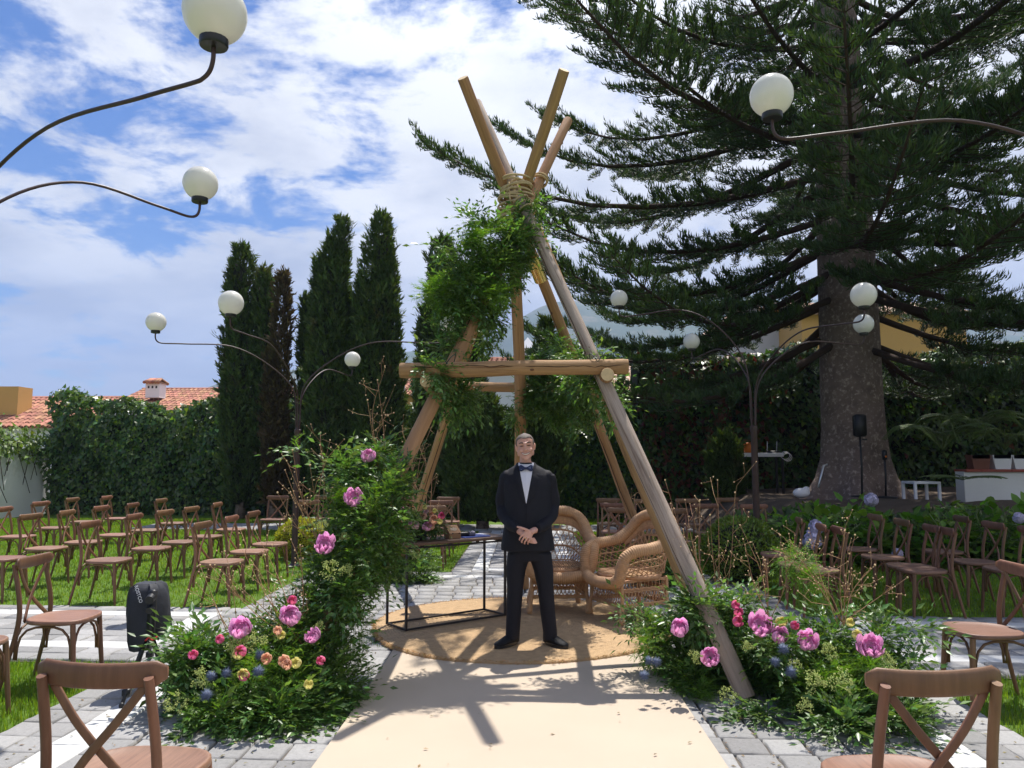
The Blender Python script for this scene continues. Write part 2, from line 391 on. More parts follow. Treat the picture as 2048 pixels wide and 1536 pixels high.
    for k, nm, m in (('s', 'paving_stones', MT['stone']), ('w', 'white_slabs', MT['white_stone'])):
        v, f = cat_mesh(acc[k]); np_obj(nm, v, f, m, root, 'stuff')
build_paving()

def build_grass():
    rng = np.random.default_rng(5)
    def region(name, n, box, h, keep):
        x = rng.uniform(box[0], box[1], n*3); y = rng.uniform(box[2], box[3], n*3)
        ok = np.array([paved(a, b+SH*a) is None and keep(a, b) for a, b in zip(x, y)]); x, y = x[ok][:n], y[ok][:n]; n = len(x)
        pos = np.stack([x, y, np.zeros(n)], 1)
        tv = np.array([(-.62, 0, 0), (.62, 0, 0), (0, .4, 1.0)]); tf = np.array([(0, 1, 2)])
        a = rng.uniform(0, 6.283, n); hh = h*rng.uniform(.55, 1.3, n); w = rng.uniform(.0035, .006, n)*(1+.13*np.maximum(0, y-6)); ln = rng.uniform(.3, 1.3, n)
        M = np.zeros((n, 3, 3)); ca, sa = np.cos(a), np.sin(a)
        M[:, 0, 0] = ca*w; M[:, 1, 0] = sa*w; M[:, 0, 1] = -sa*hh*ln; M[:, 1, 1] = ca*hh*ln; M[:, 2, 2] = hh
        v, f = inst(tv, tf, pos, M); o = np_obj(name, v, f, MT['grass']); tag(o, kind='stuff'); return o
    ok = lambda a, b: True
    tag(region('grass', 60000, (-6.5, -2.9, 2.6, 6.0), .05, ok), 'bright sunlit grass of the near left lawn', 'grass')
    tag(region('grass', 26000, (2.7, 5.5, 2.6, 5.9), .05, ok), 'grass of the near right lawn beside the paving', 'grass')
    tag(region('grass', 120000, (-14, -1.0, 7.8, 20.6), .042, lambda a, b: a > -b*.78), 'bright green grass of the lawn under the left rows of chairs', 'grass')
    tag(region('grass', 60000, (.9, 9.5, 7.5, 20.6), .042, lambda a, b: (a < 3.6 or b < 12.0) and a < b*.75), 'shaded grass of the lawn under the right rows of chairs', 'grass')
build_grass()

# carpet and rug ---------------------------------------------------
def build_carpet():
    mb = MB(); xs = (-1.07, .985); ys = np.linspace(-1, 8.2, 90); rng = np.random.default_rng(8)
    nx = 14; top = []
    for y in ys:
        for i in range(nx):
            x = xs[0]+(xs[1]-xs[0])*i/(nx-1); z = .043+.0035*math.sin(y*3.3+x*1.3)*math.sin(y*.9+2)+.002*math.sin(x*6+y*1.7)+rng.normal(0, .0003)
            top.append((x+.007*math.sin(y*1.7+(0 if i == 0 else 2))*(1 if i in (0, nx-1) else 0), y, z))
    n = len(top); fs = []
    for j in range(len(ys)-1):
        for i in range(nx-1): a = j*nx+i; fs.append((a, a+1, a+nx+1, a+nx))
    mb.add(top, fs)
    for i, sgn in ((0, 1), (nx-1, -1)):
        for j in range(len(ys)-1):
            a, b = top[j*nx+i], top[(j+1)*nx+i]
            mb.add([a, b, (b[0], b[1], .008), (a[0], a[1], .008)], [(0, 1, 2, 3) if sgn > 0 else (3, 2, 1, 0)])
    o = mb.build('carpet_runner', MT['carpet']); tag(o, 'plain beige felt carpet runner leading up the paved aisle', 'carpet')
build_carpet()
def build_rug():
    c = V(-.06, 7.25, .036); Rr = 1.36; rng = np.random.default_rng(9)
    root = thing('jute_rug', c, 'large round braided jute rug with frayed edge under the pole tipi', 'rug')
    prof = []; nr = 46; n = 120; vs_ = []; fs = []
    rings = []
    for i in range(nr*3+1):                                   # braided rounds: a ripple for each turn
        r = Rr*i/(nr*3); z = .022+.0045*abs(math.sin(math.pi*i/3)) 
        rings.append((r, z))
    rings.append((Rr+.006, .012)); rings.append((Rr+.004, .0))
    for r, z in rings:
        for j in range(n):
            a = 2*math.pi*j/n; w = .006*math.sin(a*5)+.012*math.sin(a*3+1)
            rr = r*(1+w*(r/Rr)**3); vs_.append((c[0]+rr*math.cos(a), c[1]+rr*math.sin(a), c[2]+z+.003*math.sin(a*3+r*4)*(r/Rr)))
    for i in range(len(rings)-1):
        for j in range(n): fs.append((i*n+j, i*n+(j+1) % n, (i+1)*n+(j+1) % n, (i+1)*n+j))
    np_obj('rug_body', np.array(vs_), np.array(fs), MT['jute'], root, smooth=True)
    k = 5200; a = rng.uniform(0, 6.283, k); w = .006*np.sin(a*5)+.012*np.sin(a*3+1)
    rr = Rr*(1+w)-rng.uniform(0, .03, k); pos = np.stack([c[0]+rr*np.cos(a), c[1]+rr*np.sin(a), np.full(k, c[2]+.012)+rng.uniform(-.008, .02, k)], 1)
    aa = a+rng.normal(0, .7, k); d = np.stack([np.cos(aa), np.sin(aa), rng.uniform(-.45, .35, k)], 1)
    M = frames(d, rng=rng); ln = rng.uniform(.018, .05, k); M[:, :, 1] *= ln[:, None]; M[:, :, 0] *= .004; M[:, :, 2] *= .02
    v, f = inst(np.array([(-.5, 0, 0), (.5, 0, 0), (.3, .6, .3), (-.3, .6, .3), (0, 1, 0)]), np.array([(0, 1, 2), (0, 2, 3), (3, 2, 4)]), pos, M)
    np_obj('fringe', v, f, MT['fringe'], root, 'stuff')
build_rug()
# ================================================================== TIPI OF POLES
KN = at(1035, 395, 7.0)                       # the lashing
FEET = dict(FR=gnd(1495, 1410), FL=gnd(587, 1400), LB=gnd(787, 1158), RB=gnd(1312, 1152), CB=gnd(1048, 1181))
def along(foot, Y, px):  # top of a pole beyond the knot
    return None
def pole_obj(name, a, b, r0, r1, m, parent, seed=0, wob=.018, endm=None, n=14):
    """pole built in its own frame (z along it) so the grain runs with it"""
    a = np.asarray(a, float); b = np.asarray(b, float); Ln = np.linalg.norm(b-a); rng = np.random.default_rng(seed)
    mb = MB(); k = 14; ph = rng.uniform(0, 6, 4); path = []; rad = []
    for i in range(k):
        t = i/(k-1); path.append((wob*math.sin(3*t*math.pi+ph[0])*math.sin(math.pi*t), wob*math.sin(2*t*math.pi+ph[1])*math.sin(math.pi*t), t*Ln)); rad.append((r0+(r1-r0)*t)*(1+.03*math.sin(9*t+ph[2])+.018*math.sin(31*t+ph[3])))
    path = [(path[0][0], path[0][1], 0), (path[0][0], path[0][1], .012)]+path[1:-1]+[(0, 0, Ln-.012), (0, 0, Ln)]; rad = [rad[0]*.93, rad[0]]+rad[1:-1]+[rad[-1], rad[-1]*.92]
    mb.tube(path, rad, n, caps=False)
    kk = len(path); fs0 = len(mb.f)
    mb.m = 1; mb.add([mb.v[0][j] for j in range(n)], [tuple(range(n-1, -1, -1))]); mb.add([mb.v[0][(kk-1)*n+j] for j in range(n)], [tuple(range(n))])
    mb.m = 2
    for q in range(max(2, int(Ln*1.6))):                       # knots
        t = rng.uniform(.05, .95); g = rng.uniform(0, 6.28); rr = (r0+(r1-r0)*t)*.96; mb.ball((rr*math.cos(g), rr*math.sin(g), t*Ln), (.009, .009, .017), 8, 6)
    o = mb.build(name, [m, endm or MT['wood_end'], MT['knot']], auto=40)
    d = Vector(b-a).normalized(); q = d.to_track_quat('Z', 'Y'); o.location = Vector(a); o.rotation_euler = (q @ Euler((0, 0, rng.uniform(0, 6))).to_quaternion()).to_euler()
    adopt(o, parent)
    # a drying crack along the pole
    return o
def crack(parent, a, b, r, side, t0, t1, seed):
    """dark split following the pole surface"""
    a = np.asarray(a, float); b = np.asarray(b, float); d = nrm(b-a); s = nrm(np.asarray(side, float)-d*np.dot(side, d)); w = np.cross(d, s); rng = np.random.default_rng(seed); mb = MB(); pts = []
    off = 0
    for i in range(18):
        t = t0+(t1-t0)*i/17; off += rng.normal(0, .006); off *= .9; p = a+(b-a)*t
        rl = r[0]+(r[1]-r[0])*t; ang = off/rl; pts.append(p+(s*math.cos(ang)+w*math.sin(ang))*(rl*1.02))
    mb.tube(pts, [.0008]+[.0045*(.6+.6*rng.random()) for _ in range(16)]+[.0008], 5, squash=(1, .7)); return mb.build('split', MT['crack'], parent)
def build_tipi():
    root = thing('pole_tipi', (-.06, 7.2, 0), 'tall tipi frame of lashed debarked timber poles over the rug', 'tipi')
    K = KN
    def top(foot, px, dy=0):
        # continue foot->knot (with the pole's own offset at the lashing) up to the image height of its end
        return None
    offs = dict(FR=V(.0, -.12, 0), FL=V(.135, -.02, .0), LB=V(.03, .06, 0), RB=V(-.07, .08, 0))
    spec = {'FR': (MT['wood_grey'], 205, .060, .048), 'FL': (MT['wood_dark'], 240, .062, .046), 'LB': (MT['wood'], 140, .060, .050), 'RB': (MT['wood'], 155, .062, .049)}
    ends = {}
    for i, (k, (m, ext, r0, r1)) in enumerate(spec.items()):
        f = FEET[k]; kp = K+offs[k]; ext = min((abs(_py(f+(kp-f)*q)-ext), q) for q in np.linspace(1, 1.6, 600))[1]; e = f+(kp-f)*ext; f = f+(kp-f)*(.0+.002); ends[k] = (f, e)
        o = pole_obj('pole', f+V(0, 0, .03), e, r0, r1, m, root, seed=20+i)
        if k == 'FR': o['label'] = 'weathered grey front right pole'
        if k == 'FL': o['label'] = 'reddish barked front left pole'
        toward = nrm(V(0, 0, 1.6)-(f+e)/2)
        crack(o, f, e, (r0, r1), toward+V(-.35 if k != 'LB' else .3, 0, 0), .12, .68, 40+i)
    f = FEET['CB']; e = at(1029, 470, 7.35); pole_obj('pole', f+V(0, 0, .03), e, .066, .058, MT['wood'], root, seed=31)
    f2 = gnd(1430, 1330); e2 = at(1074, 452, 7.1); pole_obj('pole', f2+V(0, 0, .03), e2, .05, .045, MT['wood'], root, seed=32)
    # horizontal bars
    def on(k, y):
        f, e = ends[k]
        best = min((abs(_py(f+(e-f)*t)-y), t) for t in np.linspace(0, 1, 800)); return f+(e-f)*best[1]
    pFR = on('FR', 737); pFL = on('FL', 740); Yb = min(pFR[1], pFL[1])-.12
    a = at(800, 741, Yb); b = at(1256, 733, Yb); pole_obj('cross_bar', a, b, .062, .06, MT['wood'], root, seed=33, wob=.004)
    crack(root, a, b, (.062, .06), V(0, -1, .25), .05, .5, 51); crack(root, a, b, (.062, .06), V(0, -1, .05), .55, .98, 52)
    pL = on('LB', 772); pR = on('RB', 772); Yr = max(pL[1], pR[1])+.1
    a = at(880, 773, Yr); b = at(1190, 775, Yr); pole_obj('cross_bar', a, b, .058, .055, MT['wood'], root, seed=34, wob=.004)
    zc = pFR[2]-.12
    a = at(1215, 749, Yb-.12); b = pR+V(.12, .25, -.02); pole_obj('cross_bar', a, V(b[0]*.92+.02, b[1], a[2]-.02), .055, .055, MT['wood'], root, seed=35, wob=.004)
    a = at(853, 762, Yb-.10); b = pL+V(-.12, .25, -.02); pole_obj('cross_bar', a, V(b[0], b[1], a[2]-.02), .055, .055, MT['wood'], root, seed=36, wob=.004)
    # rope lashing: many turns, some crossing
    rng = np.random.default_rng(4); mb = MB()
    for i in range(15):
        pts = []; zc = K[2]-.26+i*.028+rng.normal(0, .01); tl = rng.normal(0, .22); ax = rng.uniform(0, 6)
        rx, ry = .185-.003*i+rng.normal(0, .006), .185+rng.normal(0, .006)
        for j in range(28):
            t = 2*math.pi*j/28; pts.append((K[0]-.01+rx*math.cos(t), K[1]+ry*math.sin(t), zc+tl*.16*math.cos(t-ax)))
        mb.tube(pts, .0105, 6, closed=True)
    for (k, t) in (('FR', .80), ('FL', .845), ('FL', .85), ('FR', .765), ('FR', .755), ('FR', .745)):
        f, e = ends[k]; p = f+(e-f)*t; d = nrm(e-f); s = nrm(np.cross(d, V(0, 0, 1))); w = np.cross(d, s); mb.tube([p+(s*math.cos(q)+w*math.sin(q))*.072+d*.02*math.cos(q) for q in np.linspace(0, 6.283, 19)[:-1]], .0105, 6, closed=True)
    for q in range(5):
        f, e = ends['FR']; p0 = f+(e-f)*.80+V(rng.uniform(-.05, .05), -.075, 0); mb.tube([p0, K+V(rng.uniform(-.12, .15), -.19, rng.uniform(-.2, .1))], .009, 6)
    mb.build('rope_lashing', MT['rope'], root)
    # wire ties on the front bar
    for p in (pFR, pFL):
        mb = MB()
        for s in (-1, 1):
            c = V(p[0], Yb, p[2]); mb.tube([c+V(.06*s*math.sin(t), -.075*math.cos(t)+.03, .10*math.sin(t+.3)) for t in np.linspace(0, 6.283, 17)[:-1]], .004, 5, closed=True)
        mb.build('wire_tie', MT['wire'], root)
    # shiny brass sleeve on the back right pole
    f, e = ends['RB']; 
    t1 = min((abs(_py(f+(e-f)*t)-512), t) for t in np.linspace(0, 1, 800))[1]; t0 = min((abs(_py(f+(e-f)*t)-560), t) for t in np.linspace(0, 1, 800))[1]
    mb = MB(); mb.tube([f+(e-f)*t0, f+(e-f)*t1], .069, 20); mb.build('brass_sleeve', MT['brass'], root, auto=40)
    return ends, Yb
def _py(P):
    d = P-V(0, 0, CAM_H); return 768-FPX*np.dot(d, _up)/np.dot(d, _fw)
def _px(P):
    d = P-V(0, 0, CAM_H); return 1024+FPX*np.dot(d, _rt)/np.dot(d, _fw)
TIPI, BAR_Y = build_tipi()

# ================================================================== GLOBE LAMPS
def smooth_path(pts, n=8):
    """Catmull-Rom"""
    P = [np.asarray(p, float) for p in pts]; P = [2*P[0]-P[1]]+P+[2*P[-1]-P[-2]]; out = []
    for i in range(1, len(P)-2):
        for j in range(n):
            t = j/n; out.append(.5*((2*P[i])+(-P[i-1]+P[i+1])*t+(2*P[i-1]-5*P[i]+4*P[i+1]-P[i+2])*t*t+(-P[i-1]+3*P[i]-3*P[i+1]+P[i+2])*t**3))
    out.append(P[-2]); return out
def lamp_post(base, globes, label, zj=1.95):
    root = thing('globe_lamp', base, label, 'lamp post', 'four-armed garden globe lamps')
    b = np.asarray(base, float); mb = MB(); mb.lathe([(.09, 0), (.09, .03), (.05, .06), (.045, .1), (.043, zj-.02), (.05, zj), (.05, zj+.05), (.036, zj+.06)], b, 14); mb.build('post', MT['lampiron'], root, auto=40)
    for g, r in globes:
        g = np.asarray(g, float); h = V(g[0]-b[0], g[1]-b[1], 0); D = np.linalg.norm(h); h /= D
        zb = g[2]-r-.15; top = max(zb+.12, zj+.95)
        pts = [b+h*.022+V(0, 0, zj-.3), b+h*.03+V(0, 0, zj+.15), b+h*.09+V(0, 0, zj+.55*(zb-zj)), b+h*(D*.25)+V(0, 0, zj+.9*(zb-zj-.06)), b+h*(D*.5)+V(0, 0, zb+.03), b+h*(D*.8)+V(0, 0, zb+.015), b+h*(D-.13)+V(0, 0, zb), b+h*(D-.06)+V(0, 0, zb+.004), b+h*(D-.018)+V(0, 0, zb+.028), b+h*D+V(0, 0, zb+.075), b+h*D+V(0, 0, zb+.14)]
        arm = MB().tube(smooth_path(pts, 7), .0100, 8).build('arm', MT['lampiron'], root)
        cap = MB().lathe([(.018, -.03), (.056, -.026), (.06, -.02), (.06, .010), (.05, .016)], (g[0], g[1], g[2]-r+.006), 18).build('cap', MT['cap'], arm, auto=40)
        mb = MB(); mb.ball(g, r, 28, 18); mb.build('globe', MT['globe'], arm)
P2 = gnd(588, 1135); P3 = gnd(1517, 1160)
lamp_post(P2, [(at(312, 644, 10.2), .132), (at(462, 606, 8.6), .142), (at(705, 719, 12.7), .132), (at(897, 648, 11.0), .125)], 'dark iron four-globe lamp post beside the yellow clipped bush on the left lawn')
lamp_post(P3, [(at(1238, 597, 11.0), .125), (at(1383, 683, 12.0), .128), (at(1727, 590, 8.6), .142), (at(1727, 648, 10.4), .135)], 'dark iron four-globe lamp post beside the green box ball on the right lawn')
lamp_post(V(-3.45, 4.2, 0), [(at(430, 26, 3.1), .133), (at(401, 367, 5.6), .128), (V(-5.2, 3.4, 3.35), .13), (V(-4.0, 2.4, 3.3), .13)], 'globe lamp whose two arms reach in from the upper left edge')
lamp_post(V(3.5, 4.1, 0), [(at(1543, 191, 4.45), .127), (V(5.3, 3.4, 3.3), .13), (V(4.2, 2.5, 3.3), .13), (V(4.2, 5.9, 5.3), .02)][:3], 'globe lamp whose arm reaches in from the upper right edge')

# ================================================================== CROSS-BACK CHAIRS
def make_chair():
    """front is +Y; origin on the ground under the seat centre"""
    root = bpy.data.objects.new('cross_back_chair', None); COL.objects.link(root); root.empty_display_size = .1
    # seat: rounded trapezoid with a raised rim
    def ring(s, z):
        out = []
        for j in range(28):
            t = 2*math.pi*j/28; c, q = math.cos(t), math.sin(t); e = 2/3.0
            x = .215*math.copysign(abs(c)**e, c); y = .21*math.copysign(abs(q)**e, q); x *= 1+.10*(y/.21)
            out.append((x*s, y*s, z))
        return out
    MB().loft([ring(.95, .438), ring(.995, .443), ring(1.0, .452), ring(.995, .464), ring(.975, .469), ring(.935, .469), ring(.915, .4655), ring(.5, .464), ring(.05, .463)]).build('seat', MT['seat'], root)
    # top rail, bowed back in the middle
    n = 15; rings = []
    for i in range(n):
        u = -1+2*i/(n-1); x = .216*u; y = -.232-.035*(1-u*u)+.012; h = .040*(1-max(0, abs(u)-.86)/.14*.5) if abs(u) > .86 else .040
        zc = .842+.008*u*u; th = .0125*(1 if abs(u) < .93 else .6)
        rings.append([(x, y+th*math.cos(t), zc+h*math.copysign(abs(math.sin(t))**.6, math.sin(t))) for t in np.linspace(0, 2*math.pi, 13)[:-1]])
    MB().loft(rings).build('top_rail', MT['chair'], root)
    for s in (-1, 1):
        MB().tube(smooth_path([(s*.205, -.30, 0), (s*.197, -.255, .2), (s*.188, -.205, .44), (s*.184, -.208, .6), (s*.178, -.25, .8), (s*.177, -.262, .842)], 4), [.0125, .013, .0135, .014, .0145, .015, .0155, .016, .0165, .0165, .0165, .0165, .0165, .0165, .0165, .0165, .016, .016, .016, .0155, .0155], 9).build('rear_leg', MT['chair'], root, auto=50)
        MB().tube([(s*.178, .155, .44), (s*.182, .165, .3), (s*.188, .178, .15), (s*.195, .19, 0)], [.0175, .018, .016, .0125], 9).build('front_leg', MT['chair'], root, auto=50)
        # diagonal slat of the cross: a flat bent strip
        p = smooth_path([(s*.163, -.232, .825), (s*.07, -.243-.005*s, .70), (-s*.03, -.235-.007*s, .585), (-s*.14, -.192, .452)], 4); rings = []
        for i in range(len(p)):
            d = nrm(np.asarray(p[min(i+1, len(p)-1)])-np.asarray(p[max(i-1, 0)])); nn = nrm(V(0, 1, 0)-d*d[1]); w = np.cross(d, nn); c = np.asarray(p[i])
            rings.append([c+w*.0145*math.copysign(abs(math.cos(t))**.6, math.cos(t))+nn*.0058*math.copysign(abs(math.sin(t))**.6, math.sin(t)) for t in np.linspace(0, 6.283, 13)[:-1]])
        MB().loft(rings).build('cross_slat', MT['chair'], root)
    def arch(a, b, lean):
        a = V(*a); b = V(*b); d = b-a; up = V(0, 0, 1)
        pts = [a+up*.21, a+up*.29+d*.01, a+up*.36+d*.06, a+up*.405+d*.17, a+up*.424+d*.33, a+up*.427+d*.5, a+up*.424+d*.67, a+up*.405+d*.83, a+up*.36+d*.94, a+up*.29+d*.99, a+up*.21+d]
        MB().tube(pts, .0085, 7).build('arch_brace', MT['chair'], root)
    arch((-.165, .165, 0), (.165, .165, 0), 0); arch((-.175, -.225, 0), (.175, -.225, 0), 0); arch((-.18, -.21, 0), (-.172, .145, 0), 0); arch((.18, -.21, 0), (.172, .145, 0), 0)
    return root
chair0 = make_chair(); chair_used = [0]
def chair(x, y, rz, label, group, z=0):
    o = chair0 if not chair_used[0] else copy_tree(chair0); chair_used[0] = 1
    o.location = (x, y, z); o.rotation_euler = (0, 0, rz); tag(o, label, 'chair', group)
jit = random.Random(3)
def facing(x, y, d, j=.09): return math.atan2(-d[0], d[1])+jit.uniform(-j, j)
ORD = ['first', 'second', 'third', 'fourth', 'fifth', 'sixth', 'seventh']
# left lawn: rows face the aisle (+X); the rail stands .24 behind the seat centre
def rail(px, py): return gnd(px, py, .85)
rowsL = {0: ((402, 1050), (461, 1037), (505, 1027.5)), 1: ((178, 1048), (267, 1033), (327, 1025), (380, 1018), (434, 1009)), 2: ((-35, 1046), (58, 1033), (134, 1025), (201, 1016), (265, 1010), (321, 1001)), 3: ((5, 1018), (79, 1007), (144, 999), (213, 995))}
for r, pts in rowsL.items():
    for i, p in enumerate(pts):
        q = rail(*p); chair(q[0]+.24, q[1], facing(0, 0, (1, 0)), 'brown chair, left lawn, %s row from aisle, %s from cross path' % (ORD[r], ORD[i]), 'chairs on the left lawn')
q = rail(65, 1120); chair(q[0]+.25, q[1], facing(0, 0, (1, .05), .01), 'brown cross-back chair half on grass at the near edge of the left cross path', 'chairs by the near lawns')
chair(q[0]+.12, q[1]-.82, facing(0, 0, (1, .0), .01), 'brown cross-back chair cut by the left edge, only its seat and legs showing', 'chairs by the near lawns')
q = rail(180, 1368); chair(q[0]+.03, q[1]+.26, facing(0, 0, (.06, 1), .0), 'large brown cross-back chair seen from behind in the bottom left corner', 'nearest chairs', .03)
q = rail(1895, 1384); chair(q[0]-.04, q[1]+.26, facing(0, 0, (-.09, 1), .0), 'large light brown cross-back chair seen from behind in the bottom right corner', 'nearest chairs', .03)
q = rail(2040, 1137); chair(q[0]-.26, q[1], facing(0, 0, (-1, .06), .01), 'brown cross-back chair at the right edge, in front of the right cross path', 'chairs by the near lawns')
rowsR = {0: ((1704, 1066), (1643, 1054), (1598, 1041)), 1: ((1945, 1070), (1863, 1056), (1805, 1044), (1752, 1034)), 2: ((2062, 1060), (1988, 1050), (1922, 1037))}
for r, pts in rowsR.items():
    for i, p in enumerate(pts):
        q = rail(*p); chair(q[0]-.24, max(q[1], 7.95), facing(0, 0, (-1, .10)), 'brown chair, right lawn, %s row from aisle, %s from cross path' % (ORD[r], ORD[i]), 'chairs on the right lawn')
back = {'left': [((866, 1016), (882, 1005), (899, 997.5)), ((790, 1017), (803, 1005), (813, 996)), ((615, 1004), (652, 994)), ((556, 995),)], 'right': [((1243, 1020), (1226, 1010), (1216, 1000)), ((1344, 1022), (1316, 1011), (1292, 1002)), ((1410, 1011.5), (1376, 1001)), ((1508, 1012.5), (1456, 999))]}
for sd_, cols in back.items():
    for c, pts in enumerate(cols):
        for i, p in enumerate(pts):
            q = rail(*p); chair(q[0], q[1]-.24, facing(0, 0, (0, -1)), 'brown chair facing us behind the tipi, %s group, %s file from aisle, %s back' % (sd_, ORD[c], ORD[i]), 'chairs behind the tipi')
# ================================================================== PERSON
MT['skin'] = mat('skin', (.66, .37, .29), .5, .06, 25, .05, 120, .4, sss=.12)
MT['hair'] = mat('grey_hair', (.16, .135, .125), .7, .3, 120, .4, 200, .3)
MT['brow'] = mat('eyebrow', (.09, .055, .045), .8)
MT['lip'] = mat('lip', (.36, .13, .11), .45)
MT['teeth'] = mat('teeth', (.75, .70, .62), .3)
MT['eye'] = mat('eye', (.03, .018, .014), .2)
MT['suit'] = mat('suit_cloth', (.0105, .0105, .0165), .75, .12, 30, .9, 7, .3)
MT['shirt'] = mat('shirt_cotton', (.70, .70, .80), .8, .03, 10, .1, 300, .2)
MT['bow'] = mat('bow_tie_print', (.012, .022, .085), .6, .1, 40, col2=(.35, .42, .62), c2pos=(.60, .64), c2scale=90)
MT['shoe'] = mat('shoe_knit', (.010, .010, .012), .75, .15, 60, .4, 400, .3)
MT['gold'] = mat('gold_ring', (.8, .55, .2), .25, metal=1)
def remesh(mb, name, m, parent, voxel, smooth_it=4, fac=.5):
    """fuse overlapping pieces into one continuous skin"""
    me = mb.mesh(name, m); o = bpy.data.objects.new(name, me); COL.objects.link(o)
    md = o.modifiers.new('r', 'REMESH'); md.mode = 'VOXEL'; md.voxel_size = voxel; md.use_smooth_shade = True
    if smooth_it: sm = o.modifiers.new('s', 'SMOOTH'); sm.iterations = smooth_it; sm.factor = fac
    dg = bpy.context.evaluated_depsgraph_get(); ev = o.evaluated_get(dg); nm = bpy.data.meshes.new_from_object(ev)
    o.modifiers.clear(); o.data = nm; nm.name = name; bpy.data.meshes.remove(me)
    if not nm.materials: nm.materials.append(m)
    nm.polygons.foreach_set('use_smooth', [True]*len(nm.polygons))
    if parent is not None: adopt(o, parent)
    return o
def build_person():
    gx, gy = .0, 6.42; G = V(gx, gy, .062)
    root = thing('person', G, 'smiling man in dark suit and bow tie standing on rug, hands clasped', 'person')
    def W(x, y, z): return G+V(x, y, z)
    hx = -.02                                              # head centre
    def ell(c, rx, ry, n=24, tilt=0, front=0):
        return [c+V(rx*math.cos(t), ry*math.sin(t)*(1+(front if math.sin(t) < 0 else 0)), tilt*math.sin(t)) for t in np.linspace(0, 2*math.pi, n+1)[:-1]]
    # ---- body: head, neck, trunk, arms, hands and legs in one skin
    mb = MB(); tl = R(5); Rm = np.array([[math.cos(tl), 0, math.sin(tl)], [0, 1, 0], [-math.sin(tl), 0, math.cos(tl)]]).T; pt = R(7); Rm = Rm @ np.array([[1, 0, 0], [0, math.cos(pt), -math.sin(pt)], [0, math.sin(pt), math.cos(pt)]])
    Hc = W(hx, -.01, 1.665)
    def hp(x, y, z): return Hc+Rm @ V(x, y, z)
    def hb(x, y, z, r, n=16, m=12): mb.ball(hp(x, y, z), r, n, m, Rm)
    hb(0, .018, .025, (.077, .094, .083)); hb(0, -.02, -.03, (.066, .068, .083)); hb(0, -.045, -.076, (.050, .046, .034))      # skull, face, jaw
    hb(0, -.078, -.097, (.025, .017, .018), 10, 8)                                              # chin
    hb(0, -.074, .03, (.05, .016, .013), 12, 8)                                              # brow ridge
    for s in (-1, 1):
        hb(s*.037, -.066, -.028, (.023, .021, .021), 12, 8)                                   # cheek pushed up by the smile
        hb(s*.078, .012, -.012, (.010, .019, .032), 10, 8); hb(s*.082, .010, -.002, (.009, .021, .022), 10, 8)                  # ear
        hb(s*.011, -.092, -.026, (.009, .010, .008), 8, 6)                                    # nostril wing
        hb(s*.06, -.01, -.055, (.014, .03, .03), 10, 8)
    mb.tube([hp(0, -.080, .028), hp(0, -.092, .002), hp(0, -.103, -.020), hp(0, -.094, -.028)], [.009, .0105, .0135, .008], 10)      # nose
    hb(0, -.084, -.047, (.028, .010, .008), 10, 6); hb(0, -.081, -.066, (.024, .010, .008), 10, 6)   # lips
    mb.loft([ell(W(hx*.7, .015, 1.43), .062, .056), ell(W(hx*.8, .015, 1.50), .051, .052), ell(W(hx, .018, 1.56), .048, .052), ell(W(hx, .018, 1.62), .046, .05)])
    mb.loft([ell(W(0, .0, .80), .05, .04), ell(W(0, 0, 1.0), .05, .04), ell(W(0, .0, 1.25), .05, .04), ell(W(0, .01, 1.40), .06, .05), ell(W(-.01, .01, 1.47), .06, .05)])
    for s, ax, kx in ((-1, -.125, -.105), (1, .18, .15)):
        mb.tube([W(0, 0, .86), W(s*.06, 0, .80), W(kx, 0, .45), W(ax, .01, .06)], [.04, .035, .025, .02], 10)
        mb.tube([W(0, .01, 1.40), W(s*.15, .01, 1.40), W(s*.214, .025, 1.15), W(s*.19, -.05, 1.06), W(s*.10, -.175, .985), W(s*.055, -.20, .965)], [.03, .025, .022, .022, .025, .027], 10)
        mb.tube([W(ax, .01, .06), W(ax+s*.03, -.03, .034)], [.02, .014], 8)
    # hands: his left (image right) laid over his right
    def hand(wrist, palm_c, fdirs, frad, thumb):
        mb.tube([wrist, (np.asarray(wrist)+np.asarray(palm_c))/2, palm_c], [.027, .032, .030], 12, squash=(1.15, .75))
        for pts, r in fdirs: mb.tube(smooth_path(pts, 3), [r*(1.05-.02*i) for i in range((len(pts)-1)*3+1)], 9); mb.ball(pts[-1], r*.9, 8, 6)
        mb.tube(smooth_path(thumb, 3), [.0125-.0004*i for i in range((len(thumb)-1)*3+1)], 9); mb.ball(thumb[-1], .010, 8, 6)
    # over hand: palm slants down from the right sleeve, fingers curl over the other hand, thumb lies to the left
    fg = []
    for i in range(4):
        k = V(-.046+.0215*i, -.262+.003*abs(i-1.5), .934-.0125*i); L_ = (.9, 1.05, 1., .8)[i]
        fg.append(([W(*(k+V(.016, .010, .014))), W(*k), W(*(k+V(-.016*L_, -.002, -.022*L_))), W(*(k+V(-.024*L_, .012, -.040*L_))), W(*(k+V(-.022*L_, .028, -.048*L_)))], .0088 if i < 3 else .0078))
    mb.ball(W(-.002, -.246, .938), (.046, .020, .034), 14, 10)
    hand(W(.068, -.210, .980), W(.020, -.242, .952), fg, 0, [W(.012, -.250, .964), W(-.022, -.266, .982), W(-.056, -.268, .994), W(-.082, -.262, 1.000)])
    fg2 = []
    for i in range(4):
        a = V(.012+.007*i, -.222, .906-.012*i)
        fg2.append(([W(*(a+V(-.04, .01, .01))), W(*(a+V(.0, .0, 0))), W(*(a+V(.024, .002, -.004))), W(*(a+V(.040, .014, -.002)))], .0085))
    hand(W(-.085, -.190, .968), W(-.03, -.222, .935), fg2, 0, [W(-.03, -.228, .95), W(-.01, -.235, .955), W(.012, -.235, .955)])
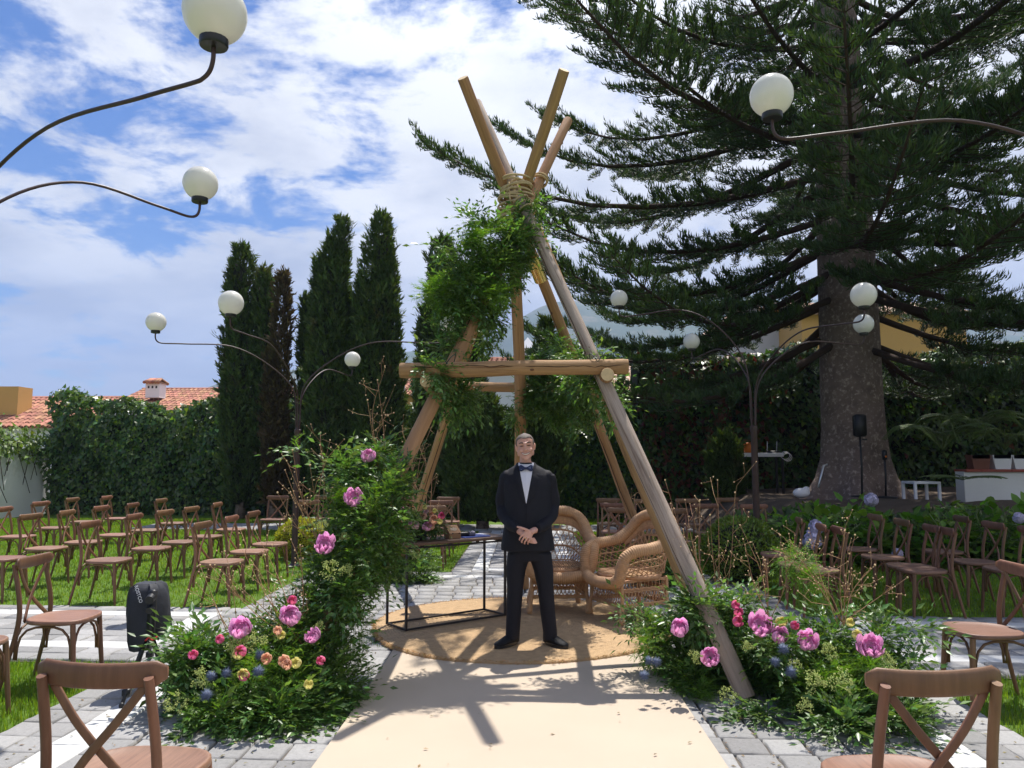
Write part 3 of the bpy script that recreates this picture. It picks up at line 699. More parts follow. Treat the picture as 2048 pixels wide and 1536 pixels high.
    body = remesh(mb, 'body', MT['skin'], root, .005, 2)
    # ---- face details
    for s in (-1, 1):
        b = MB(); b.tube([hp(s*.014, -.0885, .036), hp(s*.031, -.086, .041), hp(s*.051, -.071, .034)], [.0042, .0058, .003], 7); b.build('eyebrow', MT['brow'], body)
        b = MB(); b.tube([hp(s*.017, -.0795, .0105), hp(s*.030, -.0835, .0125), hp(s*.045, -.072, .0095)], [.003, .0065, .003], 7, squash=(1, .8)); b.build('eye', MT['eye'], body)
        b = MB(); b.tube([hp(s*.016, -.0815, .0165), hp(s*.030, -.086, .0185), hp(s*.047, -.0735, .014)], [.0022, .0036, .002], 7); b.build('eyelid', MT['skin'], body)
    b = MB(); b.tube(smooth_path([hp(-.038, -.080, -.043), hp(-.019, -.095, -.0555), hp(0, -.099, -.059), hp(.019, -.095, -.0555), hp(.038, -.080, -.043)], 3), [.001, .003, .004, .005, .0054, .0056, .0058, .0056, .0054, .005, .004, .003, .001], 7); b.build('teeth', MT['teeth'], body)
    b = MB(); b.tube(smooth_path([hp(-.042, -.076, -.0395), hp(-.018, -.0965, -.0495), hp(0, -.101, -.0515), hp(.018, -.0965, -.0495), hp(.042, -.076, -.0395)], 3), .0026, 6); b.build('upper_lip', MT['lip'], body)
    b = MB(); b.tube(smooth_path([hp(-.037, -.078, -.047), hp(-.017, -.0935, -.0625), hp(0, -.097, -.0665), hp(.017, -.0935, -.0625), hp(.037, -.078, -.047)], 3), .0036, 6); b.build('lower_lip', MT['lip'], body)
    # ---- hair: a short cap with a receding hairline
    b = MB(); rings = []; n = 36; hs = []
    for i in range(9):
        q = i/8; ring_ = []
        for j in range(n):
            t = 2*math.pi*j/n; dx, dy = math.cos(t), math.sin(t)        # dy<0 is the forehead
            fr = max(0, -dy); temple = max(0, 1-abs(abs(dx)-.55)/.3)*(1 if dy < -.3 else 0)
            zlow = -.02 if dy > .1 else (.012 if dy > -.45 else .072+.010*temple)
            if .1 >= dy > -.45: zlow = -.018+(.03)*((.1-dy)/.55)
            z = zlow+(.112-zlow)*q; zz = min(.999, max(-.999, (z-.025)/.0865)); rr = math.sqrt(1-zz*zz)
            ring_.append(hp(.0805*rr*dx, .018+.0975*rr*dy, z))
        rings.append(ring_)
    b.loft(rings, cap=True); b.build('hair', MT['hair'], body)
    # ---- trousers
    mb = MB()
    mb.loft([ell(W(.015, 0, .70), .165, .12), ell(W(.01, 0, .80), .185, .13), ell(W(.005, 0, .92), .185, .13)])
    for s, ax, kx in ((-1, -.13, -.108), (1, .185, .15)):
        c0 = V(s*.085+.015, 0, .80)
        mb.loft([ell(W(ax, .012, .045), .060, .072), ell(W(ax+.002, .005, .10), .060, .069), ell(W((ax+kx)/2, .01, .27), .064, .072), ell(W(kx, -.002, .47), .069, .076), ell(W(kx*.75+s*.02, -.004, .62), .084, .09), ell(W(s*.085+.015, 0, .76), .102, .115)])
    tr = remesh(mb, 'trousers', MT['suit'], root, .009, 3)
    # ---- jacket: trunk and sleeves
    mb = MB()
    def sq(c, rx, ry, p=2.4, front=0, n=32):
        out = []
        for t in np.linspace(0, 2*math.pi, n+1)[:-1]:
            a, q = math.cos(t), math.sin(t); out.append(c+V(rx*math.copysign(abs(a)**(2/p), a), ry*math.copysign(abs(q)**(2/p), q)*(1+(front if q < 0 else 0)), 0))
        return out
    mb.loft([sq(W(.0, .0, .785), .228, .142, 2.6, .08), sq(W(0, 0, .83), .228, .142, 2.6, .08), sq(W(0, 0, .98), .203, .134, 2.4, .14), sq(W(0, 0, 1.10), .196, .128, 2.4, .16), sq(W(0, 0, 1.24), .200, .123, 2.4, .10), sq(W(-.003, .005, 1.34), .208, .118, 2.5, .05), sq(W(-.005, .012, 1.42), .196, .10, 2.4), sq(W(-.008, .018, 1.465), .16, .082, 2.2), sq(W(-.012, .022, 1.505), .092, .068, 2.0), sq(W(-.014, .022, 1.525), .080, .064, 2.0)])
    for s in (-1, 1):
        mb.ball(W(s*.170-.004, .012, 1.405), (.056, .064, .056), 16, 12)
        path = smooth_path([W(s*.176, .012, 1.41), W(s*.212, .03, 1.28), W(s*.224, .025, 1.15), W(s*.195, -.06, 1.06), W(s*.13, -.165, 1.00), W(s*.077, -.212, .975 if s < 0 else .985)], 4)
        k = len(path); mb.tube(path, [.060-.019*(i/(k-1))**.8+.004*math.sin(i*1.3) for i in range(k)], 16)
    jk = remesh(mb, 'jacket', MT['suit'], root, .0085, 2)
    # ---- shirt front, lapels, collar, tie (each follows the chest)
    def chest(x, z):     # y of the jacket's front at (x, z)
        tbl = [(.98, .203, .134*1.14, 2.4), (1.10, .196, .128*1.16, 2.4), (1.24, .200, .123*1.10, 2.4), (1.34, .208, .118*1.05, 2.5), (1.42, .196, .10, 2.4), (1.465, .16, .082, 2.2), (1.505, .092, .068, 2.0), (1.54, .075, .062, 2.0)]
        for (z0, a0, b0, p0), (z1, a1, b1, p1) in zip(tbl, tbl[1:]):
            if z0 <= z <= z1:
                t = (z-z0)/(z1-z0); a, b_, p_ = a0+(a1-a0)*t, b0+(b1-b0)*t, p0+(p1-p0)*t; off = .012*max(0, min(1, (z-1.34)/.1))+.006*max(0, min(1, (z-1.42)/.06))
                return off-b_*max(0, 1-min(1, abs(x)/a)**p_)**(1/p_)
        return -.1
    def patch(name, m, left, right, zs, out, nx=7, thick=.004, parent=jk):
        b = MB(); n = nx; rows = []
        for z in zs:
            l, r = left(z), right(z)
            for off in (out, ):
                rows.append([W(l+(r-l)*i/(n-1), chest(l+(r-l)*i/(n-1), z)-off-.004*math.sin(math.pi*i/(n-1)), z) for i in range(n)])
        back_ = [[p+V(0, thick, 0) for p in row] for row in rows]
        allp = [p for row in rows for p in row]+[p for row in back_ for p in row]; h = len(zs)*n; fs = []
        for j in range(len(zs)-1):
            for i in range(n-1): a = j*n+i; fs.append((a, a+1, a+n+1, a+n)); fs.append((h+a+n, h+a+n+1, h+a+1, h+a))
        for j in range(len(zs)-1): a = j*n; fs.append((a, a+n, h+a+n, h+a)); a += n-1; fs.append((h+a, h+a+n, a+n, a))
        for i in range(n-1): fs.append((h+i, h+i+1, i+1, i)); a = (len(zs)-1)*n+i; fs.append((a, a+1, h+a+1, h+a))
        b.add(allp, fs); return b.build(name, m, parent, auto=50)
    vb, vt = 1.185, 1.505
    zs = np.linspace(vb, vt, 14); half = lambda z: .004+(z-vb)/(vt-vb)*.062
    patch('shirt', MT['shirt'], lambda z: -.012-half(z), lambda z: -.012+half(z), zs, .006)
    patch('shirt_placket', MT['shirt'], lambda z: -.012-min(.010, half(z)*.9), lambda z: -.012+min(.010, half(z)*.9), np.linspace(vb+.01, 1.475, 10), .0085, 4)
    for s in (-1, 1):
        lp = lambda z: .046*min(1, (z-vb)/.05+.12)*(1 if z < 1.40 else max(.45, 1-(z-1.40)/.16))
        inner = lambda z, s=s: -.012+s*(half(z)-.002); outer = lambda z, s=s: -.012+s*(half(z)+lp(z)+(.014 if 1.375 < z < 1.405 else 0))
        patch('lapel', MT['suit'], (lambda z: outer(z)) if s < 0 else (lambda z: inner(z)), (lambda z: inner(z)) if s < 0 else (lambda z: outer(z)), np.linspace(vb-.01, 1.50, 20), .0095, 5, .006)
        b = MB(); c0 = W(-.014, 0, 0)                                  # shirt collar wing
        b.add([W(-.014+s*.064, -.020, 1.525), W(-.014+s*.068, -.036, 1.495), W(-.014+s*.034, -.083, 1.458), W(-.014+s*.006, -.082, 1.482), W(-.014+s*.055, -.012, 1.522), W(-.014+s*.058, -.028, 1.493), W(-.014+s*.03, -.074, 1.462), W(-.014+s*.006, -.073, 1.484)], [(0, 1, 2, 3), (7, 6, 5, 4), (0, 3, 7, 4), (1, 0, 4, 5), (2, 1, 5, 6), (3, 2, 6, 7)]); b.build('collar', MT['shirt'], jk, smooth=False)
    b = MB(); rr = [[W(-.014+.066*math.cos(t), .01+.066*math.sin(t)*(1 if math.sin(t) > 0 else 1.15), z+.012*math.sin(t)) for t in np.linspace(0, 6.283, 25)[:-1]] for z in (1.475, 1.505, 1.522)]; b.loft(rr, cap=False); b.build('collar_band', MT['shirt'], jk)
    tie = thing('bow_tie', W(-.014, -.095, 1.475), None, None); adopt(tie, jk)
    tie.location = (0, 0, 0); tie.matrix_parent_inverse = Matrix.Identity(4)
    bpy.data.objects.remove(tie)
    b = MB(); c = W(-.014, -.098, 1.476)
    for s in (-1, 1):
        rings = []
        for i in range(7):
            u = i/6; w = (.010, .013, .019, .024, .027, .026, .020)[i]; th = (.007, .010, .011, .010, .009, .007, .004)[i]
            rings.append([c+V(s*(.006+.052*u), -th*math.cos(t)+.010*u, w*math.sin(t)+.002*u) for t in np.linspace(0, 6.283, 13)[:-1]])
        b.loft(rings)
    b.box(c+V(0, -.004, 0), (.017, .022, .020), bev=.004); b.build('bow_tie', MT['bow'], jk)
    # lower jacket edge, pocket flaps, cuff buttons
    b = MB(); pts = [W(-.012+.002*i, chest(0, 1.0)-.004+.0*i, 0) for i in range(2)]
    b.tube([W(-.012, chest(-.012, 1.18)-.008, 1.18), W(-.012, chest(-.012, 1.10)-.007, 1.10), W(-.010, chest(-.01, 1.0)-.006, 1.0), W(-.006, -.150*1.06, .90), W(.004, -.152, .80)], .0035, 6); b.build('front_edge', MT['suit'], jk)
    b = MB()
    for i in range(4): b.ball(W(-.142+.011*i, -.185-.008*i, .978-.008*i), .0048, 8, 6)
    b.build('cuff_buttons', MT['cap'], jk)['kind'] = 'stuff'
    b = MB(); b.tube([W(-.028, -.282, .902+.02*k_) if 0 else W(-.018+.0115*math.cos(t), -.262+.006*math.sin(t), .918+.0115*math.sin(t)) for t in np.linspace(0, 6.283, 13)[:-1]], .0022, 6, closed=True); b.build('ring', MT['gold'], body)
    # ---- shoes
    for s, ax in ((-1, -.13), (1, .185)):
        d = nrm(V(s*.62, -.78, 0)); w = V(-d[1], d[0], 0); h0 = V(ax, .03, 0)
        sec = [(-.055, .030, .075), (-.03, .040, .092), (.03, .043, .095), (.08, .046, .078), (.13, .050, .060), (.17, .046, .050), (.20, .034, .042), (.218, .014, .030)]
        rings = []
        for (l, wd, h) in sec:
            c = h0+d*l; rings.append([W(*(c+w*wd*math.cos(t)+V(0, 0, .016+max(0, h-.016)*(.5+.5*math.sin(t)) if math.sin(t) > -.2 else .016))) for t in np.linspace(0, 6.283, 19)[:-1]])
        sh = MB().loft(rings).build('shoe', MT['shoe'], root)
        rings = [[W(*(h0+d*(-.06+.285*(.5-.5*math.cos(t)))+w*(.05*math.sin(t)*(1+.12*(1 if math.cos(t) < 0 else 0)))+V(0, 0, z))) for t in np.linspace(0, 6.283, 25)[:-1]] for z in (.0, .004, .020, .024)]
        MB().loft(rings).build('sole', MT['cap'], sh, auto=40)
build_person()
for _o in COL.objects:
    if _o.name == 'person': _o.scale = (.965, .965, .965)

# ================================================================== WICKER ARMCHAIRS
def make_wicker():
    root = bpy.data.objects.new('wicker_armchair', None); COL.objects.link(root)
    # front is +Y. rolled rim: closed loop over back, arms and front apron
    half = [(0, -.33, .955), (.16, -.325, .945), (.275, -.29, .89), (.335, -.22, .79), (.36, -.10, .70), (.368, .04, .675), (.362, .18, .66), (.345, .275, .61), (.325, .305, .52), (.30, .315, .425), (.24, .33, .375), (.12, .345, .355), (0, .35, .35)]
    loop = smooth_path(half+[(-x, y, z) for x, y, z in half[-2::-1]], 6)[:-1]; n = len(loop)
    # ripple: windings of cane around the roll
    fine = []; rad = []
    for i in range(n):
        a, b = np.asarray(loop[i]), np.asarray(loop[(i+1) % n])
        for q in range(4): fine.append(a+(b-a)*q/4); rad.append(.052+(.0028 if (i*4+q) % 4 < 2 else -.001)+(.004*max(0, math.sin((i*4+q)*.15))))
    MB().tube(fine, rad, 14, closed=True).build('rolled_rim', MT['wicker_roll'], root)
    # shell between seat and rim: point on the shell by (u, v)
    rim = smooth_path(half[:9], 6); 
    def shell(u, v):   # u -1..1 around, v 0 seat .. 1 rim
        s = abs(u)*(len(rim)-1); i = min(int(s), len(rim)-2); t = s-i; p = np.asarray(rim[i])*(1-t)+np.asarray(rim[i+1])*t
        ang = abs(u)*math.pi*.5; q = V(.29*math.sin(ang)**.7 if ang > 0 else 0, -.26+.52*max(0, (abs(u)-.35)/.65)**1.2, .42)
        r = q+(p-q)*v; r = V(r[0], r[1], q[2]+(p[2]-.03-q[2])*v); return V(r[0]*(1 if u >= 0 else -1), r[1], r[2])
    lat = MB()
    for k in range(-20, 21):
        for sg in (-1, 1):
            pts = []
            for j in range(9):
                v = j/8; u = k/15+sg*v*.26
                if -1 <= u <= 1: pts.append(shell(u, v*.96)+V(0, 0, 0))
            if len(pts) > 2: lat.tube(pts, .0042, 5)
    o = lat.build('lattice', MT['wicker'], root); o['kind'] = 'stuff'
    bands = MB()
    for v in (.02, .06, .34, .36, .66, .68, .80, .84, .88, .92, .96):
        for w in ((v,) if v < .78 else (v, v+.02)): bands.tube([shell(u, w) for u in np.linspace(-1 if v < .78 else -.45, 1 if v < .78 else .45, 41)], .0055 if v < .78 else .009, 5)
    for u in np.linspace(-.45, .45, 26): bands.tube([shell(u, v) for v in (.78, .88, .98)], .008, 5)
    bands.build('woven_bands', MT['wicker'], root)['kind'] = 'stuff'
    # seat: woven disc
    MB().loft([[(.31*math.cos(t)*s_, .01+.30*math.sin(t)*s_, z) for t in np.linspace(0, 6.283, 33)[:-1]] for s_, z in ((1, .39), (1.02, .41), (1, .425), (.9, .43), (.5, .425), (.05, .42))]).build('seat', MT['wicker'], root)
    st = MB()
    for i in range(26): x = -.29+.58*i/25; st.tube([(x, y, .432+.003*math.sin(y*90+i*math.pi)) for y in np.linspace(-math.sqrt(max(0, .29**2-x*x))*.95, .31*math.sqrt(max(0.02, 1-(x/.3)**2)), 10)], .006, 5)
    st.build('seat_weave', MT['wicker'], root)['kind'] = 'stuff'
    # skirt: lattice box under the seat
    c4 = [(-.27, .27), (.27, .27), (.235, -.25), (-.235, -.25)]; sk = MB()
    def side(p, q, z0, z1, nn, lean):
        p = V(*p, 0); q = V(*q, 0)
        for i in range(nn+1):
            for sg in ((-1, 1) if lean else (0,)):
                t0 = i/nn; t1 = t0+sg*.09
                if 0 <= t1 <= 1: sk.tube([p+(q-p)*t0+V(0, 0, z0), p+(q-p)*t1+V(0, 0, z1)], .0042, 5)
    for i in range(4):
        p, q = c4[i], c4[(i+1) % 4]; side(p, q, .17, .28, 14, True); side(p, q, .30, .38, 12, False)
        for z in (.145, .158, .171, .283, .296, .309, .372, .385):
            P_, Q_ = V(*p, z), V(*q, z); sk.tube([P_+(Q_-P_)*t+V(0, 0, .003*math.sin(t*60)) for t in np.linspace(0, 1, 16)], .0075, 6)
    sk.build('skirt', MT['wicker'], root)['kind'] = 'stuff'
    for x, y in c4:
        o = 1.06
        mb = MB(); path = [(x, y, .40), (x, y, .30), (x*1.0, y*1.0, .17), (x*1.04, y*1.04, .13), (x*1.08, y*1.08, .07), (x*1.1, y*1.1, .03), (x*1.1, y*1.1, 0)]; fine = []; rad = []
        rr = [.017, .017, .019, .021, .026, .031, .022]
        for i in range(len(path)-1):
            for q in range(8): t = q/8; fine.append(np.asarray(path[i])*(1-t)+np.asarray(path[i+1])*t); rad.append(rr[i]*(1-t)+rr[i+1]*t+(.0014 if q % 2 else -.0010))
        mb.tube(fine, rad, 10).build('leg', MT['wicker_roll'], root)
    return root
wk = make_wicker(); wk.location = (.29, 8.0, .062); wk.rotation_euler = (0, 0, R(180+4))
tag(wk, 'wicker armchair half hidden behind the standing man', 'armchair', 'wicker armchairs on the rug')
wk2 = copy_tree(wk); wk2.location = (.985, 7.56, .062); wk2.rotation_euler = (0, 0, math.atan2(.90, -.44)); tag(wk2, 'wicker armchair turned sideways behind the grey tipi pole', 'armchair', 'wicker armchairs on the rug')

# ================================================================== CONSOLE TABLE AND WHAT STANDS ON IT
MT['plank'] = mat('table_plank', (.13, .075, .05), .5, .2, 10, .2, 40, .4, stretch=(.4, 4, 4))
MT['box'] = mat('rustic_box', (.30, .17, .09), .75, .15, 14, .2, 60)
MT['oval'] = mat('box_oval_print', (.48, .40, .30), .8, .1, 80, col2=(.2, .12, .08), c2pos=(.5, .56), c2scale=120)
MT['blue'] = mat('blue_folder', (.03, .06, .28), .45, .08)
MT['paper'] = mat('white_paper', (.62, .62, .66), .8, .04)
MT['mesh'] = mat('mic_grille', (.20, .19, .24), .4, .2, 200, .5, 400, metal=.7)
MT['black'] = mat('black_plastic', (.014, .014, .016), .45, .15, 20)
def build_table():
    fl, fr, bl, br = gnd(812, 1264, .06), gnd(1010, 1233, .06), gnd(783, 1250, .06), gnd(975, 1223, .06)
    ux = nrm(fr-fl); uy = V(-ux[1], ux[0], 0); Ln = np.linalg.norm(fr-fl); D = .34; c = fl+ux*Ln/2+uy*D/2
    root = thing('console_table', c, 'narrow console table of black iron frame and dark wood top', 'table')
    def P(a, b, z): return V(*(c+ux*a+uy*b)[:2], z)
    z0, z1 = .068, .785; h = .009; M3 = np.array([ux, uy, V(0, 0, 1)]).T
    for a in (-1, 1):
        for b in (-1, 1): MB().box(P(a*Ln/2, b*D/2, (z0+z1)/2), (.019, .019, z1-z0), M3, .002).build('leg', MT['iron'], root, smooth=False)
    for z in (z0+.010, z1-.008):
        for b in (-1, 1): MB().box(P(0, b*D/2, z), (Ln-.021, .0165, .0165), M3).build('rail', MT['iron'], root, smooth=False)
        for a in (-1, 1): MB().box(P(a*Ln/2, 0, z), (.0165, D-.021, .0165), M3).build('rail', MT['iron'], root, smooth=False)
    for a in (-.36, -.08, .2, .42):
        for b in (-1, 1): MB().box(P(a*Ln, b*D/2, z1+.006), (.03, .015, .012), M3).build('spacer', MT['iron'], root, smooth=False)
    zt = z1+.012; o = MB().box((0, 0, 0), (Ln+.10, D+.08, .026), None, .005).build('table_top', MT['plank'], None, smooth=False); o.location = P(0, 0, zt+.013); o.rotation_euler = (0, 0, math.atan2(ux[1], ux[0])); adopt(o, root)
    top = zt+.0265
    # small wooden box
    bx = thing('wooden_box', P(.005, -.06, top), 'small brown wooden keepsake box with sloping lid on the table', 'box')
    MB().box(P(.005, -.06, top+.026), (.125, .10, .05), M3, .003).build('box_body', MT['box'], bx, smooth=False)
    lid = MB(); pts = []
    for a in (-.066, .066): pts += [P(.005+a, -.06-.055, top+.053), P(.005+a, -.06+.055, top+.053), P(.005+a*.93, -.06+.05, top+.118), P(.005+a*.93, -.06+.02, top+.118)]
    lid.add(pts, [(0, 1, 2, 3), (7, 6, 5, 4), (0, 4, 5, 1), (1, 5, 6, 2), (2, 6, 7, 3), (3, 7, 4, 0)]); lo = lid.build('lid', MT['box'], bx, smooth=False)
    nf = nrm(np.cross(ux, (P(0, -.04, top+.118)-P(0, -.115, top+.053)))); cc = (P(.005, -.115, top+.053)+P(.005, -.04, top+.118))/2; vv = nrm(P(0, -.04, top+.118)-P(0, -.115, top+.053)); 
    if nf[1] > 0: nf = -nf
    MB().add([cc+nf*.003+ux*.038*math.cos(t)+vv*.022*math.sin(t) for t in np.linspace(0, 6.283, 25)[:-1]], [tuple(range(24))]).build('oval_plaque', MT['oval'], lo, smooth=False)
    for a in (-.03, .045): MB().box(P(.005+a, -.112, top+.05), (.012, .006, .008), M3).build('clasp', MT['iron'], bx, smooth=False)
    # blue folder with papers, microphone lying on it
    fo = thing('folder', P(.25, -.02, top), 'flat blue folder lying under the microphone on the table', 'folder')
    MB().box(P(.245, -.03, top+.005), (.30, .22, .008), M3, .002).build('cover', MT['blue'], fo, smooth=False); MB().box(P(.33, .07, top+.004), (.30, .13, .005), M3).build('papers', MT['paper'], fo, smooth=False)
    mi = thing('microphone', P(.14, -.03, top+.03), 'black handheld microphone with silver mesh head on the blue folder', 'microphone')
    d = nrm(ux*.97-uy*.25); p = P(.045, -.015, top+.030)
    MB().tube([p, p+d*.02, p+d*.14, p+d*.155], [.016, .0185, .0225, .025], 14).build('handle', MT['black'], mi); MB().tube([p+d*.155, p+d*.162, p+d*.175], [.027, .029, .027], 16).build('collar_ring', MT['mesh'], mi)
    MB().ball(p+d*.196+V(0, 0, .0), (.030, .030, .030), 16, 12).build('mesh_head', MT['mesh'], mi)
    return P, top, Ln
TBL, TBL_Z, TBL_L = build_table()

# ================================================================== COVERED LIGHT ON A TRIPOD (left)
MT['cover'] = mat('rain_cover_cloth', (.022, .024, .032), .7, .2, 6, .6, 9, .35)
MT['red'] = mat('red_tape', (.6, .03, .03), .6)
MT['letter'] = mat('white_print', (.75, .75, .78), .7, .02)
def build_tripod():
    Y = 5.3; top = at(300, 1165, Y); bot = at(300, 1278, Y); c = V(top[0], Y, 0)
    root = thing('covered_tripod', c+V(0, 0, .03), 'black cloth-covered lamp head on a black tripod beside the left flowers', 'tripod')
    W_ = .86*(at(340, 1200, Y)[0]-at(262, 1200, Y)[0]); H_ = top[2]-bot[2]; zc = (top[2]+bot[2])/2
    # draped cover: softly folded sack, closed on top, hanging lower at the left
    rings = []
    prof = [(0.0, .93), (.10, .97), (.3, 1.0), (.55, 1.02), (.75, .98), (.88, .90), (.95, .78), (1.0, .55)]
    rng = np.random.default_rng(6)
    for q, s in prof:
        ring_ = []
        for j in range(40):
            t = 2*math.pi*j/40; fx, fy = math.cos(t), math.sin(t); e = .55
            x = math.copysign(abs(fx)**e, fx)*W_/2*s; y = math.copysign(abs(fy)**e, fy)*.13*s
            f = .016*math.sin(t*5+q*3)+.010*math.sin(t*9-q*7)+.006*math.sin(t*3+q*11); low = (-.05 if fx < 0 else .02)*(1-q)*(1 if fy < .3 else .3)
            ring_.append(V(c[0]+x*(1+f*2)-.03*(q-.5), Y+y+f, bot[2]+H_*q+low+.012*math.sin(t*4)*(1-q)))
        rings.append(ring_)
    b = MB(); b.loft(rings, cap=False); b.add(rings[-1], [tuple(range(40))]); cv = b.build('cloth_cover', MT['cover'], root)
    # opening flap on the right with the lamp's body and knobs inside
    b = MB(); b.box((c[0]+W_*.36, Y-.125, zc+.0), (W_*.20, .035, H_*.86), None, .01); b.build('lamp_body', MT['black'], root)
    for dz, r in ((.30, .030), (.12, .024)): MB().tube([(c[0]+W_*.36, Y-.14, zc+dz*H_), (c[0]+W_*.40, Y-.19, zc+dz*H_-.01)], [r, r*.9], 14).build('knob', MT['black'], root, auto=40)
    # white lettering on the cloth, seen edge-on
    cu = bpy.data.curves.new('lettering', 'FONT'); cu.body = 'ROSTCO'; cu.size = .03; cu.extrude = .0008; cu.materials.append(MT['letter']); t = bpy.data.objects.new('lettering', cu); COL.objects.link(t)
    t.location = (c[0]-.035, Y-.143, bot[2]+H_*1.0); t.rotation_euler = Euler((R(75), R(70), 0)); adopt(t, cv)
    me = bpy.data.meshes.new_from_object(t.evaluated_get(bpy.context.evaluated_depsgraph_get())); t2 = bpy.data.objects.new('lettering', me); COL.objects.link(t2); t2.location = t.location; t2.rotation_euler = t.rotation_euler; adopt(t2, cv); bpy.data.objects.remove(t)
    hub = V(c[0]+.01, Y, bot[2]+.06); MB().tube([hub+V(0, 0, .2), hub-V(0, 0, .12)], .018, 10).build('centre_column', MT['black'], root)
    for fx, fy in ((243, 1415), (345, 1395), (300, 1318)):
        g = gnd(fx, fy, .03); o = MB().tube([hub, hub*.5+g*.5], .017, 9).build('leg', MT['black'], root); MB().tube([hub*.5+g*.5, g+V(0, 0, .012)], .012, 9).build('lower_leg', MT['black'], o); MB().ball(hub*.5+g*.5, .026, 10, 8).build('clamp', MT['black'], o); MB().ball(g+V(0, 0, .013), .018, 8, 6).build('foot', MT['black'], o); m = hub*.18+g*.82; MB().box(m, (.045, .04, .05), None, .008).build('clamp', MT['black'], o)
    b = MB(); p = at(300, 1278, Y-.15); b.tube(smooth_path([p+V(-.03, 0, -.01), p+V(0, -.01, .012), p+V(.02, -.01, -.004), p+V(.05, 0, .018)], 4), .006, 5); b.build('red_tape', MT['red'], root)
build_tripod()
# ================================================================== FLOWERS AND FOLIAGE
MT['ruscus'] = mat('ruscus_leaf', (.085, .150, .042), .42, .2, 8, spec=.45, trans=.34, tcol=(1.7, 1.7, .6), island=.45)
MT['fern'] = mat('asparagus_fern', (.13, .25, .03), .6, .2, 8, spec=.3, trans=.4, tcol=(1.4, 1.4, .5), island=.4)
MT['vine'] = mat('vine_leaf', (.095, .18, .045), .38, .2, 8, spec=.5, trans=.35, tcol=(1.5, 1.5, .6), island=.45)
MT['stem'] = mat('green_stem', (.10, .14, .04), .6)
MT['twig'] = mat('dry_twig', (.38, .22, .11), .7, .2, 20, island=.25)
MT['seed'] = mat('dry_seed_head', (.62, .44, .24), .8, .15, 40, island=.2)
MT['peony'] = mat('peony_petal', (.86, .46, .70), .55, .12, 14, trans=.35, tcol=(1.2, .9, 1.1), island=.22)
MT['peony_d'] = mat('deep_pink_petal', (.70, .16, .32), .55, .12, 14, trans=.3, tcol=(1.2, .9, 1), island=.25)
MT['peach'] = mat('peach_petal', (.82, .52, .38), .55, .1, 14, trans=.35, tcol=(1.1, 1, .9), island=.2)
MT['cream'] = mat('cream_petal', (.74, .68, .30), .55, .1, 14, trans=.35, island=.15, tcol=(1.1, 1.1, .8))
MT['blush'] = mat('blush_petal', (.74, .50, .52), .55, .06, 14, trans=.3, tcol=(1.1, 1, 1), island=.12)
MT['umbel'] = mat('lime_umbel', (.45, .52, .17), .7, .15, 20, island=.3, trans=.2)
MT['thistle'] = mat('blue_thistle', (.09, .12, .19), .7, .2, 30, island=.3)
# leaf templates: y along the leaf
LEAF = (np.array([(0, 0, 0), (.19, .36, .05), (0, .40, -.03), (-.19, .36, .05), (.12, .72, .02), (0, .75, -.04), (-.12, .72, .02), (0, 1, -.10)]), np.array([(0, 1, 2), (0, 2, 3), (1, 4, 5), (1, 5, 2), (2, 5, 6), (2, 6, 3), (4, 7, 5), (5, 7, 6)]))
LEAFQ = (np.array([(0, 0, 0), (.2, .42, .05), (-.2, .42, .05), (0, 1, -.08)]), np.array([(0, 1, 2), (1, 3, 2)]))
def sprig(n, L_, leaf, lw, ang, droop=.25, tmpl=LEAF, seed=0, stem=.010, pairs=True):
    """stem along y (unit frame, z up) with leaves; returns arrays"""
    rng = np.random.default_rng(seed); parts = []
    ys = np.linspace(.12, 1, n); c = lambda t: V(.05*math.sin(4*t), L_*t, -droop*L_*t*t)
    sv = []; 
    for t in (0, .5, 1): p = c(t); sv += [p+V(-stem*(1.1-t), 0, 0), p+V(stem*(1.1-t), 0, 0)]
    parts.append((np.array(sv), np.array([(0, 1, 3), (0, 3, 2), (2, 3, 5), (2, 5, 4)])))
    for i, t in enumerate(ys):
        for s in ((-1, 1) if pairs and t < .97 else (rng.choice([-1, 1]),)):
            a = s*ang*rng.uniform(.75, 1.2)*(1 if t < .97 else .1); l = leaf*rng.uniform(.75, 1.15)*(1-.3*abs(t-.5)); tw = rng.normal(0, .5)
            d = V(math.sin(a), math.cos(a), rng.normal(.05, .2)-droop*t); M = frames(d[None], up=(rng.normal(0, .4), rng.normal(0, .4), 1))[0]
            parts.append(((tmpl[0]*V(l*lw, l, l*.8)) @ M.T+c(t), tmpl[1]))
    return cat_mesh(parts)
LEAF4 = (np.array([(0, 0, 0), (.2, .4, .05), (0, .42, -.04), (-.2, .4, .05), (0, 1, -.10)]), np.array([(0, 1, 2), (0, 2, 3), (1, 4, 2), (2, 4, 3)]))
SPR = {'ruscus': [sprig(7, .21, .052, 1.15, .75, .3, LEAFQ, k) for k in range(4)], 'fern': [sprig(13, .22, .055, .32, 1.0, .35, LEAFQ, 10+k, .004) for k in range(4)], 'vine': [sprig(5, .26, .078, 1.05, .8, .5, LEAF4, 20+k, .005, k % 2 == 0) for k in range(4)]}
